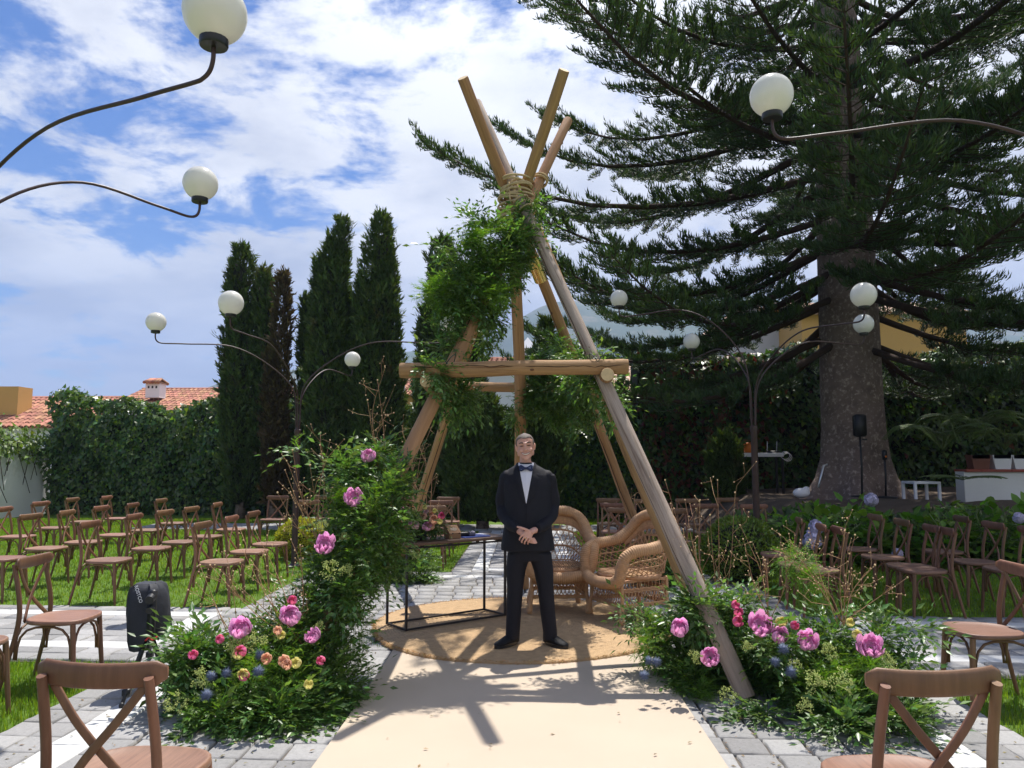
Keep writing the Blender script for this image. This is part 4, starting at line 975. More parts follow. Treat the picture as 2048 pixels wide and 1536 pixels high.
def foliage(parent, blobs, mix=(('ruscus', 1.), ('fern', .45), ('vine', .3)), dens=260, scale=1., seed=1, floor=.035, up=.25):
    """blobs: (centre, radius); sprigs stand out of each blob's volume"""
    rng = np.random.default_rng(seed)
    for kind, w in mix:
        parts = []
        for c, r in blobs:
            r3 = np.array([r, r, r]) if np.isscalar(r) else np.array(r); n = int(dens*.9*w*(r3.mean()/.33)**2/scale**1.3)
            d = rng.normal(size=(n, 3)); d /= np.linalg.norm(d, axis=1, keepdims=True); q = rng.uniform(.35, 1, n)**.6
            pos = np.asarray(c)+d*q[:, None]*np.maximum(r3-.07*scale, r3*.45)*.86
            pos[:, 2] = np.maximum(pos[:, 2], floor+rng.uniform(0, .03, n))
            dr = d+rng.normal(0, .45, (n, 3))+V(0, 0, up); low = pos[:, 2] < .10; dr[low, 2] = np.abs(dr[low, 2])*.4
            Mx = frames(dr, up=(0, 0, 1), rng=rng); sc = .62*scale*rng.uniform(.65, 1.3, n)*(1.15 if kind == 'vine' else 1); Mx = Mx*sc[:, None, None]
            sp = SPR[kind]; pick = rng.integers(len(sp), size=n)
            for k in range(len(sp)):
                m_ = pick == k
                if m_.any(): parts.append(inst(sp[k][0], sp[k][1], pos[m_], Mx[m_]))
        if parts:
            v, f = cat_mesh(parts); v[:, 2] = np.maximum(v[:, 2], floor-.004)
            np_obj({'ruscus': 'dark_foliage', 'fern': 'fern_foliage', 'vine': 'vine_foliage'}[kind], v, f, MT[kind], parent, 'stuff')
def petal_mesh(name, m, r, layers, n0, open_, seed, m2=None):
    """cupped petals around +z, centre at origin"""
    rng = np.random.default_rng(seed); parts = []
    for l in range(layers):
        q = l/max(1, layers-1); n = n0-int(q*2); rad = r*(1-.55*q); op = open_*(1-.75*q)
        for i in range(n):
            a = 2*math.pi*(i+.5*l)/n+rng.normal(0, .12); g = []; nu, nv = 5, 5; wd = 1.9*math.pi/n*rng.uniform(.9, 1.2); rr = rad*rng.uniform(.9, 1.1)
            for j in range(nv):
                v = j/(nv-1); el = -1.25+v*(2.25-op*.7)+op*.1
                for i2 in range(nu):
                    u = -1+2*i2/(nu-1); az = a+u*wd*.5*math.sin(math.pi*(.18+.72*v)); rw = rr*(1+.06*math.sin(u*5+i)*v+op*.35*v*v)+.04*r*(1-u*u)
                    e2 = el-.12*u*u*v+rng.normal(0, .02); g.append((rw*math.cos(e2)*math.cos(az), rw*math.cos(e2)*math.sin(az), rw*math.sin(e2)+.15*r))
            f = []
            for j in range(nv-1):
                for i2 in range(nu-1): k = j*nu+i2; f += [(k, k+1, k+nu+1), (k, k+nu+1, k+nu)]
            parts.append((np.array(g), np.array(f)))
    v, f = cat_mesh(parts); return np_mesh(name, v, f, m, True)
def umbel_mesh(name, r, seed):
    rng = np.random.default_rng(seed); parts = []
    oct_ = (np.array([(1, 0, 0), (-1, 0, 0), (0, 1, 0), (0, -1, 0), (0, 0, 1), (0, 0, -1)], float), np.array([(0, 2, 4), (2, 1, 4), (1, 3, 4), (3, 0, 4), (2, 0, 5), (1, 2, 5), (3, 1, 5), (0, 3, 5)]))
    for i in range(15):
        a, q = rng.uniform(0, 6.28), math.sqrt(rng.uniform(0, 1)); c = V(r*q*math.cos(a), r*q*math.sin(a), r*.55*(1-q*q)); n = 13
        p = c+rng.normal(0, r*.13, (n, 3)); M = np.repeat(np.eye(3)[None], n, 0)*(r*rng.uniform(.05, .085, n))[:, None, None]; parts.append(inst(oct_[0], oct_[1], p, M))
        parts.append((np.array([V(0, 0, -r*.7), c+V(.01*r, 0, 0), c+V(-.03*r, .03*r, 0)]), np.array([(0, 1, 2)])))
    v, f = cat_mesh(parts); return np_mesh(name, v, f, MT['umbel'])
def thistle_mesh(name, r):
    rng = np.random.default_rng(3); n = 170; d = rng.normal(size=(n, 3)); d[:, 2] = np.abs(d[:, 2])*.9-.35; M = frames(d, rng=rng); M[:, :, 1] *= r*rng.uniform(.75, 1.15, n)[:, None]; M[:, :, 0] *= r*.11; M[:, :, 2] *= r*.1
    v, f = inst(np.array([(-.5, .2, 0), (.5, .2, 0), (0, 1, 0), (0, .2, .6)]), np.array([(0, 1, 2), (1, 3, 2), (3, 0, 2)]), np.zeros((n, 3)), M)
    b = MB().ball((0, 0, 0), (r*.5, r*.5, r*.62), 10, 8); bv = np.concatenate(b.v); bf = []
    for q in b.f: bf += [(q[0], q[i], q[i+1]) for i in range(1, len(q)-1)]
    v, f = cat_mesh([(v, f), (bv, np.array(bf))]); return np_mesh(name, v, f, MT['thistle'])
PEO = [petal_mesh('peony', MT['peony'], .056, 5, 7, .25+.25*k, k) for k in range(3)]
BUD = [petal_mesh('flower_bud', MT['peony_d'], .026, 3, 5, .1, 5)]
PEACH = [petal_mesh('lisianthus', MT['peach'], .030, 4, 6, .5, 6), petal_mesh('lisianthus', MT['cream'], .028, 4, 6, .4, 7)]
ROSE = [petal_mesh('rose', MT['blush'], .036, 6, 6, .45, 8), petal_mesh('rose', MT['peach'], .036, 6, 6, .4, 9), petal_mesh('rose', MT['peony'], .036, 5, 6, .35, 10), petal_mesh('rose', MT['peony_d'], .034, 5, 6, .4, 11)]
UMB = [umbel_mesh('umbel', .055, k) for k in range(3)]
THI = [thistle_mesh('thistle', .036)]
frng = random.Random(5)
def flower(parent, me, p, name, sc=1., out=(0, -1, .6)):
    o = bpy.data.objects.new(name, me); COL.objects.link(o); d = Vector(out)+Vector((frng.uniform(-.35, .35), frng.uniform(-.3, .3), frng.uniform(-.2, .3)))
    o.location = Vector(p); o.rotation_euler = (d.to_track_quat('Z', 'Y') @ Euler((0, 0, frng.uniform(0, 6))).to_quaternion()).to_euler(); s = sc*frng.uniform(.92, 1.1); o.scale = (s, s, s); adopt(o, parent)
    return o
def twigs(parent, base, tips, seed=0, n_side=4, r=.0032):
    """dry branching stems from a base towards each tip, with seed heads"""
    rng = np.random.default_rng(seed); mb = MB(); sd = MB()
    for tip in tips:
        b = np.asarray(base)+rng.normal(0, .02, 3)*V(1, 1, 0); tip = np.asarray(tip); L_ = np.linalg.norm(tip-b); mid = (b+tip)/2+rng.normal(0, .05*L_, 3)
        path = smooth_path([b, mid, tip], 5); mb.tube(path, [r*(1.1-.8*i/(len(path)-1)) for i in range(len(path))], 4)
        sd.ball(tip, rng.uniform(.004, .008), 6, 5)
        for k in range(n_side):
            i = rng.integers(2, len(path)-1); p = np.asarray(path[i]); d = nrm(nrm(tip-b)+rng.normal(0, .55, 3)); l = L_*rng.uniform(.15, .4); q = p+d*l; m2 = p+d*l*.5+rng.normal(0, .03*L_, 3)
            mb.tube([p, m2, q], [r*.6, r*.45, r*.25], 4)
            sd.ball(q, rng.uniform(.003, .006), 6, 5)
            for _ in range(2): e = m2+(q-m2)*rng.uniform(.3, .8); z = e+rng.normal(0, .05*L_, 3); mb.tube([e, z], [r*.3, r*.2], 3); sd.ball(z, rng.uniform(.003, .006), 5, 4)
    o = mb.build('dry_stems', MT['twig'], parent); o['kind'] = 'stuff'; q = sd.build('seed_heads', MT['seed'], parent); q['kind'] = 'stuff'
def B(px, py, Y, r): return (at(px, py, Y), r)
def fl(parent, kind, lst, Y):
    me = {'peony': PEO, 'flower_bud': BUD, 'lisianthus': PEACH, 'rose': ROSE, 'umbel': UMB, 'thistle': THI}[kind]
    for i, t in enumerate(lst):
        px, py = t[:2]; sc = t[2] if len(t) > 2 else 1; Yq = t[3] if len(t) > 3 else Y; Yq -= .16 if Yq < 6.5 else 0; k = t[4] if len(t) > 4 else i
        flower(parent, me[k % len(me)], at(px, py, Yq), kind, sc, (0, -1, .9) if kind in ('umbel', 'peony') else (0, -1, .7))

# ---- left: mound at the foot of the front left pole climbing up it
la = thing('floral_arrangement', gnd(560, 1400, .03), 'big mound of greenery and pink peonies climbing the front left pole', 'flower arrangement')
foliage(la, [B(745, 935, 5.95, .16), B(720, 990, 5.85, .22), B(705, 1050, 5.75, .26), B(690, 1115, 5.65, .28), B(660, 1180, 5.5, .28), B(632, 1240, 5.35, .31), B(575, 1300, 5.2, .36), B(515, 1335, 5.1, .36), B(455, 1360, 5.0, .33), B(620, 1345, 5.1, .36), B(665, 1375, 5.05, .28), B(410, 1385, 4.95, .24), B(520, 1395, 4.85, .30), B(600, 1400, 4.85, .28), B(450, 1410, 4.75, .22), B(790, 950, 5.65, .17), B(775, 1000, 5.5, .23), B(765, 1050, 5.4, .24), B(750, 1100, 5.35, .24), B(715, 1150, 5.35, .22)], (('ruscus', .85), ('fern', .5), ('vine', .4)), seed=2, dens=270)
foliage(la, [B(390, 1310, 4.9, .16), B(350, 1345, 4.85, .09), B(760, 905, 5.95, .10), B(690, 940, 5.8, .11), B(700, 1190, 5.2, .10), B(440, 1440, 4.55, .14), B(560, 1430, 4.6, .15), B(650, 1440, 4.75, .10), B(600, 900, 5.9, .04), B(770, 1075, 5.7, .10)], (('vine', 2.2), ('fern', .5)), seed=3, dens=380, scale=1.15)
foliage(la, [B(745, 1060, 5.85, .22), B(735, 1150, 5.7, .16), B(705, 1260, 5.3, .16), B(690, 1010, 5.6, .16), B(560, 1350, 4.75, .14), B(520, 1350, 4.7, .10)], (('fern', 1.4),), seed=4, dens=300, scale=1.0)
fl(la, 'peony', [(737, 913, .85, 5.8), (707, 997, 1.05, 5.55), (649, 1089, 1.05, 5.35), (580, 1231, 1.0, 4.95), (482, 1257, 1.0, 4.75), (626, 1272, .75, 5.0)], 5.2)
fl(la, 'umbel', [(748, 1014, 1.0, 5.55), (660, 1140, 1.15, 5.2), (694, 1142, 1.0, 5.25), (727, 1122, .9, 5.4), (645, 1050, .7, 5.4), (690, 1075, .8, 5.45), (512, 1285, 1.15, 4.72), (478, 1290, 1.0, 4.75), (640, 1255, .8, 5.1), (405, 1355, 1.1, 4.7), (350, 1410, 1.2, 4.6), (560, 1270, .7, 4.9), (470, 1300, .8, 4.7)], 5.2)
fl(la, 'lisianthus', [(556, 1262, .9, 4.8, 0), (562, 1271, .8, 4.8, 1), (533, 1318, .9, 4.62, 0), (569, 1323, 1.0, 4.6, 0), (573, 1330, .9, 4.58, 0), (593, 1327, .9, 4.65, 1), (477, 1309, 1.0, 4.62, 1), (486, 1349, 1.0, 4.55, 1), (617, 1370, .9, 4.65, 1)], 4.7)
fl(la, 'flower_bud', [(440, 1279, 1.0, 4.75), (386, 1310, 1.0, 4.7), (482, 1303, 1.2, 4.63), (488, 1352, 1.1, 4.56), (642, 1321, 1.0, 4.8), (585, 1201, 1.1, 5.1), (768, 1094, 1.0, 5.6)], 4.7)
fl(la, 'thistle', [(423, 1353, 1, 4.6), (413, 1391, 1.1, 4.5), (453, 1346, 1, 4.6), (516, 1343, 1.05, 4.55), (520, 1310, 1.0, 4.7)], 4.6)
twigs(la, at(640, 1100, 5.6), [at(585, 900, 5.5), at(570, 940, 5.4), at(640, 890, 5.6), at(660, 880, 5.7), at(555, 985, 5.4), at(620, 930, 5.5)], 1, 4)
twigs(la, at(765, 960, 5.95), [at(770, 735, 6.0), at(735, 800, 6.0), at(790, 770, 6.0), at(755, 760, 6.0)], 2, 4)
twigs(la, at(600, 1290, 5.1), [at(480, 1090, 5.0), at(440, 1140, 4.9), at(420, 1130, 4.9), at(530, 1110, 5.0), at(455, 1180, 4.9), at(600, 1090, 5.1), at(510, 1060, 5.1)], 3, 5)
twigs(la, at(470, 1290, 4.9), [at(400, 1130, 4.9), at(425, 1200, 4.9), at(460, 1160, 4.9)], 4, 3)
# ---- right: long mound at the foot of the grey pole
ra = thing('floral_arrangement', gnd(1600, 1400, .03), 'long low mound of greenery, peonies and blue thistles at the grey pole foot', 'flower arrangement')
foliage(ra, [B(1335, 1285, 5.65, .22), B(1385, 1305, 5.65, .27), B(1440, 1305, 5.75, .27), B(1500, 1300, 5.75, .28), B(1540, 1345, 5.35, .20), B(1600, 1330, 5.25, .31), B(1675, 1350, 5.05, .29), B(1735, 1365, 4.95, .26), B(1785, 1395, 4.8, .21), B(1630, 1395, 4.9, .22), B(1390, 1365, 5.35, .18), B(1440, 1350, 5.5, .15), B(1700, 1420, 4.65, .18)], (('ruscus', 1.3), ('fern', .45), ('vine', .3)), seed=6, dens=320)
foliage(ra, [B(1400, 1210, 5.4, .15), B(1430, 1235, 5.4, .15), B(1480, 1215, 5.4, .13), B(1370, 1225, 5.5, .10), B(1560, 1290, 5.0, .12), B(1660, 1270, 5.1, .12), B(1760, 1275, 5.0, .12), B(1830, 1260, 5.0, .07), B(1270, 1230, 5.8, .07), B(1300, 1245, 5.7, .08), B(1690, 1450, 4.45, .12), B(1800, 1440, 4.5, .14), B(1530, 1430, 4.75, .09), B(1820, 1330, 4.8, .08)], (('vine', 1.6), ('ruscus', .5)), seed=7, dens=340, scale=1.1)
foliage(ra, [B(1690, 1365, 4.75, .13), B(1640, 1380, 4.75, .10), B(1740, 1340, 4.75, .10), B(1390, 1385, 5.2, .10), B(1290, 1290, 5.4, .08), B(1590, 1120, 5.6, .10), B(1620, 1160, 5.5, .10)], (('fern', 1.6),), seed=8, dens=480, scale=.9)
fl(ra, 'peony', [(1360, 1256, 1.0, 5.2), (1420, 1314, 1.0, 5.05), (1520, 1250, 1.15, 5.1), (1560, 1271, .9, 5.05), (1615, 1282, 1.05, 4.95), (1740, 1294, 1.15, 4.8)], 5)
fl(ra, 'thistle', [(1567, 1299, 1.05, 4.8), (1550, 1324, 1, 4.8), (1581, 1345, 1.1, 4.75), (1313, 1324, 1.1, 5.15), (1298, 1322, 1, 5.2), (1288, 1352, 1.0, 5.1)], 4.8)
fl(ra, 'umbel', [(1390, 1315, .8, 5.0), (1457, 1391, 1.0, 4.9), (1628, 1364, 1.2, 4.6), (1680, 1362, 1.2, 4.55), (1660, 1305, .8, 4.8), (1495, 1295, .7, 5.0), (1608, 1412, .8, 4.5), (1590, 1330, .7, 4.8), (1770, 1320, 1.0, 4.75), (1790, 1350, .9, 4.65), (1655, 1295, .6, 4.85)], 4.8)
fl(ra, 'lisianthus', [(1558, 1244, .9, 5.1, 1), (1566, 1243, .9, 5.1, 1), (1475, 1232, .9, 5.25, 1), (1700, 1246, .9, 4.95, 1), (1713, 1270, .9, 4.9, 1)], 5)
fl(ra, 'flower_bud', [(1475, 1243, 1.2, 5.2), (1470, 1210, 1.1, 5.3), (1477, 1225, 1.2, 5.25), (1589, 1251, 1.1, 5.1)], 5)
twigs(ra, at(1440, 1240, 5.5), [at(1435, 960, 5.6), at(1400, 1000, 5.6), at(1470, 985, 5.6), at(1330, 960, 5.7), at(1350, 1060, 5.6), at(1420, 1030, 5.6), at(1370, 1000, 5.6)], 5, 4)
twigs(ra, at(1685, 1250, 5.0), [at(1710, 1070, 5.0), at(1580, 1080, 5.1), at(1620, 1080, 5.0), at(1750, 1130, 5.0), at(1815, 1155, 5.0), at(1690, 1060, 5.0), at(1560, 1110, 5.1)], 6, 6)
twigs(ra, at(1540, 1240, 5.2), [at(1490, 1090, 5.3), at(1560, 1070, 5.2), at(1530, 1120, 5.2), at(1480, 1050, 5.3)], 7, 5)
# ---- back clusters
ba = thing('floral_arrangement', gnd(790, 1185, .03), 'small green mound with twigs at the back left pole, left of the table', 'flower arrangement')
foliage(ba, [B(775, 1150, 10.0, .30), B(830, 1158, 9.9, .30), B(800, 1125, 10.1, .28), B(745, 1165, 9.9, .2), B(845, 1120, 10.2, .2)], (('ruscus', 1.5), ('vine', .3)), seed=9, dens=220, scale=1.15)
fl(ba, 'umbel', [(815, 1145, 1.1), (795, 1160, 1.0), (860, 1170, 1.0), (830, 1110, 1.0)], 9.7)
twigs(ba, at(830, 1120, 10.2), [at(845, 890, 10.3), at(825, 920, 10.3), at(865, 900, 10.3), at(800, 960, 10.3), at(815, 880, 10.3), at(850, 960, 10.3)], 8, 5, .006)
bb = thing('floral_arrangement', gnd(1335, 1180, .03), 'green mound with pale buds behind the right wicker armchair', 'flower arrangement')
foliage(bb, [B(1335, 1150, 9.9, .32), B(1345, 1105, 10.1, .28), B(1310, 1170, 9.7, .25), B(1370, 1150, 9.9, .25)], (('ruscus', 1.4), ('vine', .4)), seed=10, dens=230, scale=1.15)
fl(bb, 'umbel', [(1347, 1160, 1.2), (1330, 1185, 1.1), (1350, 1120, 1.0)], 9.6); fl(bb, 'peony', [(1292, 1142, .8), (1300, 1150, .7)], 9.5); fl(bb, 'lisianthus', [(1345, 1135, 1, 9.5, 1), (1352, 1128, 1, 9.5, 1)], 9.5)
twigs(bb, at(1265, 1120, 10.2), [at(1255, 985, 10.3), at(1270, 990, 10.3), at(1290, 1010, 10.3)], 9, 4, .005)
# ---- garlands on the frame
ga = thing('greenery_garland', at(960, 660, 6.5), 'thick green garland hanging from the rope lashing down the left poles', 'garland')
foliage(ga, [B(1035, 425, 6.75, .10), B(1045, 470, 6.65, .16), B(985, 480, 6.6, .24), B(1030, 500, 6.6, .22), B(945, 520, 6.5, .24), B(995, 545, 6.5, .26), B(935, 575, 6.4, .26), B(965, 600, 6.4, .22), B(895, 600, 6.35, .18), B(985, 640, 6.5, .14), B(915, 640, 6.3, .13), B(975, 680, 6.6, .10)], (('ruscus', 1.15), ('fern', .4), ('vine', .35)), seed=12, dens=330, floor=1.0, up=-.1)
foliage(ga, [B(1065, 410, 6.75, .07), B(905, 680, 6.3, .10), B(885, 700, 6.3, .07), B(880, 490, 6.5, .06), B(945, 440, 6.6, .09), B(1085, 480, 6.7, .05)], (('vine', 1.5),), seed=13, dens=420, floor=1.0, up=-.1)
foliage(ga, [B(875, 590, 6.3, .15), B(960, 480, 6.35, .12), B(1000, 590, 6.2, .10)], (('fern', 1.8),), seed=14, dens=420, floor=1.0)
gb = thing('greenery_garland', at(880, 760, BAR_Y-.05), 'loose green sprays tied round the left end of the front cross bar', 'garland')
foliage(gb, [B(875, 745, BAR_Y-.08, .12), B(890, 775, BAR_Y+.1, .13), B(925, 790, BAR_Y+.2, .14), B(905, 820, BAR_Y+.2, .10), B(850, 735, BAR_Y-.05, .07), B(945, 800, BAR_Y+.3, .08)], (('ruscus', .8), ('vine', .9)), seed=15, dens=330, floor=1.0, up=-.1)
gc = thing('greenery_garland', at(1120, 770, 7.6), 'dark green garland hanging under the right half of the back cross bar', 'garland')
foliage(gc, [B(1075, 740, 8.2, .20), B(1090, 785, 8.2, .28), B(1135, 780, 7.9, .28), B(1165, 770, 7.5, .24), B(1120, 820, 8.0, .22), B(1170, 810, 7.6, .2), B(1060, 800, 8.2, .18), B(1095, 715, 8.2, .14)], (('ruscus', 1.5), ('fern', .25), ('vine', .25)), seed=16, dens=300, floor=1.0, up=-.2)
foliage(gc, [B(1185, 745, BAR_Y+.25, .12), B(1165, 715, BAR_Y+.3, .12), B(1210, 765, BAR_Y+.15, .10), B(1225, 800, BAR_Y+.2, .10), B(1120, 690, 7.9, .12), B(1135, 715, 7.2, .09), B(1035, 830, 8.3, .10), B(1150, 845, 7.8, .08), B(1195, 710, BAR_Y+.1, .06)], (('vine', 1.2), ('fern', .4)), seed=17, dens=360, floor=1.0, up=-.2)
# ---- bouquet on the table
bq = thing('table_bouquet', TBL(-.30, 0, TBL_Z), 'low bouquet of pink peonies and pale roses in a black bowl on the table', 'bouquet')
MB().lathe([(.05, 0), (.075, .02), (.085, .06), (.08, .075)], TBL(-.33, 0, TBL_Z), 16).build('bowl', MT['black'], bq)
cq = TBL(-.33, 0, TBL_Z)
foliage(bq, [(cq+V(0, 0, .14), (.17, .13, .10)), (cq+V(.12, .06, .12), (.12, .1, .09)), (cq+V(-.1, -.05, .13), (.12, .1, .10))], (('ruscus', .8), ('vine', .5)), seed=18, dens=900, scale=.6, floor=TBL_Z+.005)
Yt = cq[1]-.13
fl(bq, 'rose', [(797, 1045, 1.05, Yt, 3), (799, 1036, .9, Yt+.04, 0), (831, 1052, 1.0, Yt, 0), (854, 1054, 1.1, Yt+.02, 2), (862, 1052, 1.0, Yt+.03, 1), (868, 1041, 1.15, Yt+.05, 1), (883, 1033, 1.0, Yt+.05, 3), (846, 1034, .9, Yt+.08, 1), (821, 1048, .6, Yt, 2), (814, 1055, .6, Yt, 3), (836, 1028, .7, Yt+.1, 1), (853, 1025, .6, Yt+.12, 0), (863, 1029, .7, Yt+.1, 1), (825, 1018, .7, Yt+.1, 1), (805, 1019, .7, Yt+.1, 2)], 7)
fl(bq, 'lisianthus', [(880, 1044, .8, Yt, 1), (870, 1022, .8, Yt+.1, 1), (808, 1038, .8, Yt, 1), (850, 1015, .8, Yt+.1, 1)], 7)
# ---- black stand foot among the left flowers
sf = thing('floor_stand', gnd(700, 1243, .03), 'black metal T-foot of a stand among the left flowers', 'stand')
p = gnd(697, 1243, .05); q = gnd(762, 1246, .05); MB().tube([p-(q-p)*.5, q], .011, 8).build('foot_bar', MT['black'], sf); MB().tube([q-(q-p)*.08, q+(q-p)*.02], .015, 8).build('end_cap', MT['black'], sf); MB().tube([p, p+V(0, 0, .55)], .010, 8).build('upright', MT['black'], sf); MB().ball(p+V(.0, 0, .015), (.032, .03, .03), 10, 8).build('clamp', MT['black'], sf); MB().tube([p+V(.02, -.02, .03), p+V(.05, -.03, .05)], .011, 8).build('clamp_knob', MT['black'], sf)
# ================================================================== TREES, HEDGES, SHRUBS
MT['cypress'] = mat('cypress_foliage', (.066, .102, .028), .6, .25, 1.5, trans=.22, tcol=(1.6, 1.6, .5), island=.4, spec=.25, col2=(.105, .085, .035), c2pos=(.60, .72), c2scale=1.1)
MT['cypress_dry'] = mat('dry_cypress', (.075, .055, .025), .7, .25, 1.5, trans=.2, island=.4, spec=.2)
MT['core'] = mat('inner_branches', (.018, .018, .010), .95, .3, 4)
MT['bark'] = mat('grey_bark', (.17, .13, .11), .9, .25, 6, 1., 22, .2, col2=(.07, .05, .042), c2pos=(.48, .6), c2scale=9)
MT['pine'] = mat('pine_needles', (.043, .074, .026), .55, .2, 1.0, trans=.22, tcol=(1.5, 1.6, .5), island=.4, spec=.3)
MT['pinebark'] = mat('pine_bark', (.165, .122, .105), .95, .3, 4, 1., 16, .2, col2=(.36, .29, .25), c2pos=(.52, .66), c2scale=13)
MT['branch'] = mat('pine_branch', (.05, .033, .025), .9, .25, 8, .6, 30, .2)
MT['ivy'] = mat('ivy_leaf', (.058, .108, .025), .38, .2, 2, trans=.25, tcol=(1.7, 1.7, .5), island=.5, spec=.5)
MT['ivy_l'] = mat('young_ivy_leaf', (.12, .20, .025), .4, .2, 2, trans=.4, tcol=(1.4, 1.4, .5), island=.3, spec=.45)
MT['ivy_r'] = mat('red_ivy_leaf', (.13, .045, .025), .5, .2, 2, trans=.25, tcol=(1.4, 1., .6), island=.4)
MT['hyd'] = mat('hydrangea_leaf', (.125, .24, .032), .4, .2, 2, trans=.42, tcol=(1.4, 1.5, .5), island=.35, spec=.45)
MT['hydfl'] = mat('hydrangea_flower', (.58, .53, .70), .7, .1, 20, island=.4, trans=.3, tcol=(1, 1, 1))
MT['boxy'] = mat('golden_box_leaf', (.36, .36, .03), .5, .2, 6, trans=.35, tcol=(1.3, 1.3, .5), island=.35)
MT['boxg'] = mat('box_leaf', (.12, .19, .025), .5, .2, 6, trans=.3, tcol=(1.5, 1.4, .5), island=.35)
MT['frond'] = mat('fern_frond', (.085, .15, .03), .45, .2, 4, trans=.35, tcol=(1.4, 1.4, .5), island=.35)
MT['whitewall'] = mat('white_render', (.72, .73, .72), .9, .05, 1.5, .3, 30, .2, col2=(.45, .45, .42), c2pos=(.62, .85), c2scale=1.2)
IVY = (np.array([(0, .1, 0), (.46, .02, .05), (.26, .48, .0), (-.26, .48, 0), (-.46, .02, .05), (0, 1, -.08)]), np.array([(0, 1, 2), (0, 3, 4), (0, 2, 3), (2, 5, 3)]))
def spray(n, seed, L_=.22, w=.16):
    """flat cypress spray: many narrow scale-leaf fingers in a fan"""
    rng = np.random.default_rng(seed); parts = []
    for i in range(n):
        t = i/(n-1); a = (-1+2*rng.random())*.75; y0 = L_*.55*t; l = L_*rng.uniform(.35, .6)*(1-.35*t); d = V(math.sin(a), math.cos(a), rng.normal(0, .18)); s = np.cross(d, V(0, 0, 1)); s = s/np.linalg.norm(s)*w*.11
        p = V(rng.normal(0, .006), y0, rng.normal(0, .012)); parts.append((np.array([p-s*.9, p+s*.9, p+d*l]), np.array([(0, 1, 2)])))
    return cat_mesh(parts)
SPRAYS = [spray(7, k) for k in range(5)]
def cypress(base, spires, label, dry=False, n=9000, seed=0, group='cypress trees along the back', name='cypress_tree', sc=1.):
    """spires: (dx, dy, z0, z1, r) upright flames that make the crown"""
    rng = np.random.default_rng(seed); b = np.asarray(base, float); root = thing(name, b, label, 'tree', group); m = MT['cypress_dry'] if dry else MT['cypress']
    top = max(s[3] for s in spires); MB().tube([b+V(0, 0, -.05), b+V(0, 0, .5), b+V(.02, 0, top*.5), b+V(0, 0, top*.8)], [.16*sc, .12*sc, .07*sc, .02], 9).build('trunk', MT['bark'], root)
    parts = []; core = MB(); vol = [(s[3]-s[2])*s[4] for s in spires]; tot = sum(vol)
    prof = lambda q: np.interp(q, [0, .06, .25, .55, .8, .93, 1.0], [.65, .88, 1, 1, .93, .72, .28])
    for (dx, dy, z0, z1, r), vv in zip(spires, vol):
        r = r*.74; dx *= .9; k = int(n*.88*vv/tot); q = rng.uniform(0, 1, k)**.92; a = rng.uniform(0, 6.283, k); ph = rng.uniform(0, 6, 6)
        lump = 1+.16*np.sin(3*a+ph[0]+q*9)+.16*np.sin(5*a+ph[1]-q*17)+.17*np.sin(q*27+ph[2]+2*a)+.10*np.sin(q*61+ph[3]-3*a)
        rr = r*prof(q)*lump*rng.uniform(.62, 1.04, k)**.5
        lean = np.stack([.10*np.sin(q*2+ph[3])*r*3*q, .1*np.sin(q*2+ph[4])*r*2*q], 1)
        pos = np.stack([b[0]+dx*(.4+.6*np.minimum(1, q*3))+rr*np.cos(a)+lean[:, 0], b[1]+dy*(.4+.6*np.minimum(1, q*3))+rr*np.sin(a)+lean[:, 1], b[2]+z0+(z1-z0)*q], 1)
        d = np.stack([np.cos(a)*.55, np.sin(a)*.55, np.full(k, 1.0)], 1)+rng.normal(0, .33, (k, 3)); M = frames(d, rng=rng)*(sc*rng.uniform(.6, 1.25, k)*np.where(rng.random(k) < .10, 1.8, 1))[:, None, None]
        pick = rng.integers(5, size=k)
        for t in range(5):
            mm = pick == t
            if mm.any(): parts.append(inst(SPRAYS[t][0], SPRAYS[t][1], pos[mm], M[mm]))
        if not dry:
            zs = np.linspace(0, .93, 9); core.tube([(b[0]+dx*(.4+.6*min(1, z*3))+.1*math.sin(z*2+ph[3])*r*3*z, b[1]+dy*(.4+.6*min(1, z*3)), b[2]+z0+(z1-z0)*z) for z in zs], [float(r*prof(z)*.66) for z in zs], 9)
    v, f = cat_mesh(parts); np_obj('crown', v, f, m, root, 'stuff')
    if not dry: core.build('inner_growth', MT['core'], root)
def zt(py, Y): return float(at(1024, py, Y)[2])
YC = 20.5
g = at(480, 1035, YC); cypress((g[0], YC, 0), [(-.15, 0, .4, zt(492, YC), .50), (.40, .1, .3, zt(540, YC), .38), (.62, -.1, 1.4, zt(560, YC), .20), (-.35, .1, .5, zt(640, YC), .35)], 'tall dark cypress left of the left lamp post, first from the ivy wall', n=13000, seed=1)
g = at(545, 1035, 20.0); cypress((g[0], 20.0, 0), [(.05, 0, .5, zt(548, 20), .26), (-.08, 0, .4, zt(700, 20), .24), (.1, 0, .3, zt(850, 20), .27)], 'thin half-dry brown cypress beside the tall dark one', True, n=6000, seed=2)
g = at(603, 1035, 20.6); cypress((g[0], 20.6, 0), [(0, 0, .3, zt(590, 20.6), .20), (.05, 0, .3, zt(780, 20.6), .25)], 'very thin cypress spire just behind the left lamp post', n=3800, seed=3)
g = at(655, 1040, 19.2); cypress((g[0], 19.2, 0), [(-.10, 0, .3, zt(480, 19.2), .52), (.18, -.1, .3, zt(437, 19.2), .26), (-.45, 0, .6, zt(520, 19.2), .26), (.45, .1, .3, zt(600, 19.2), .4)], 'broad ragged cypress right of the left lamp post', n=14000, seed=4)
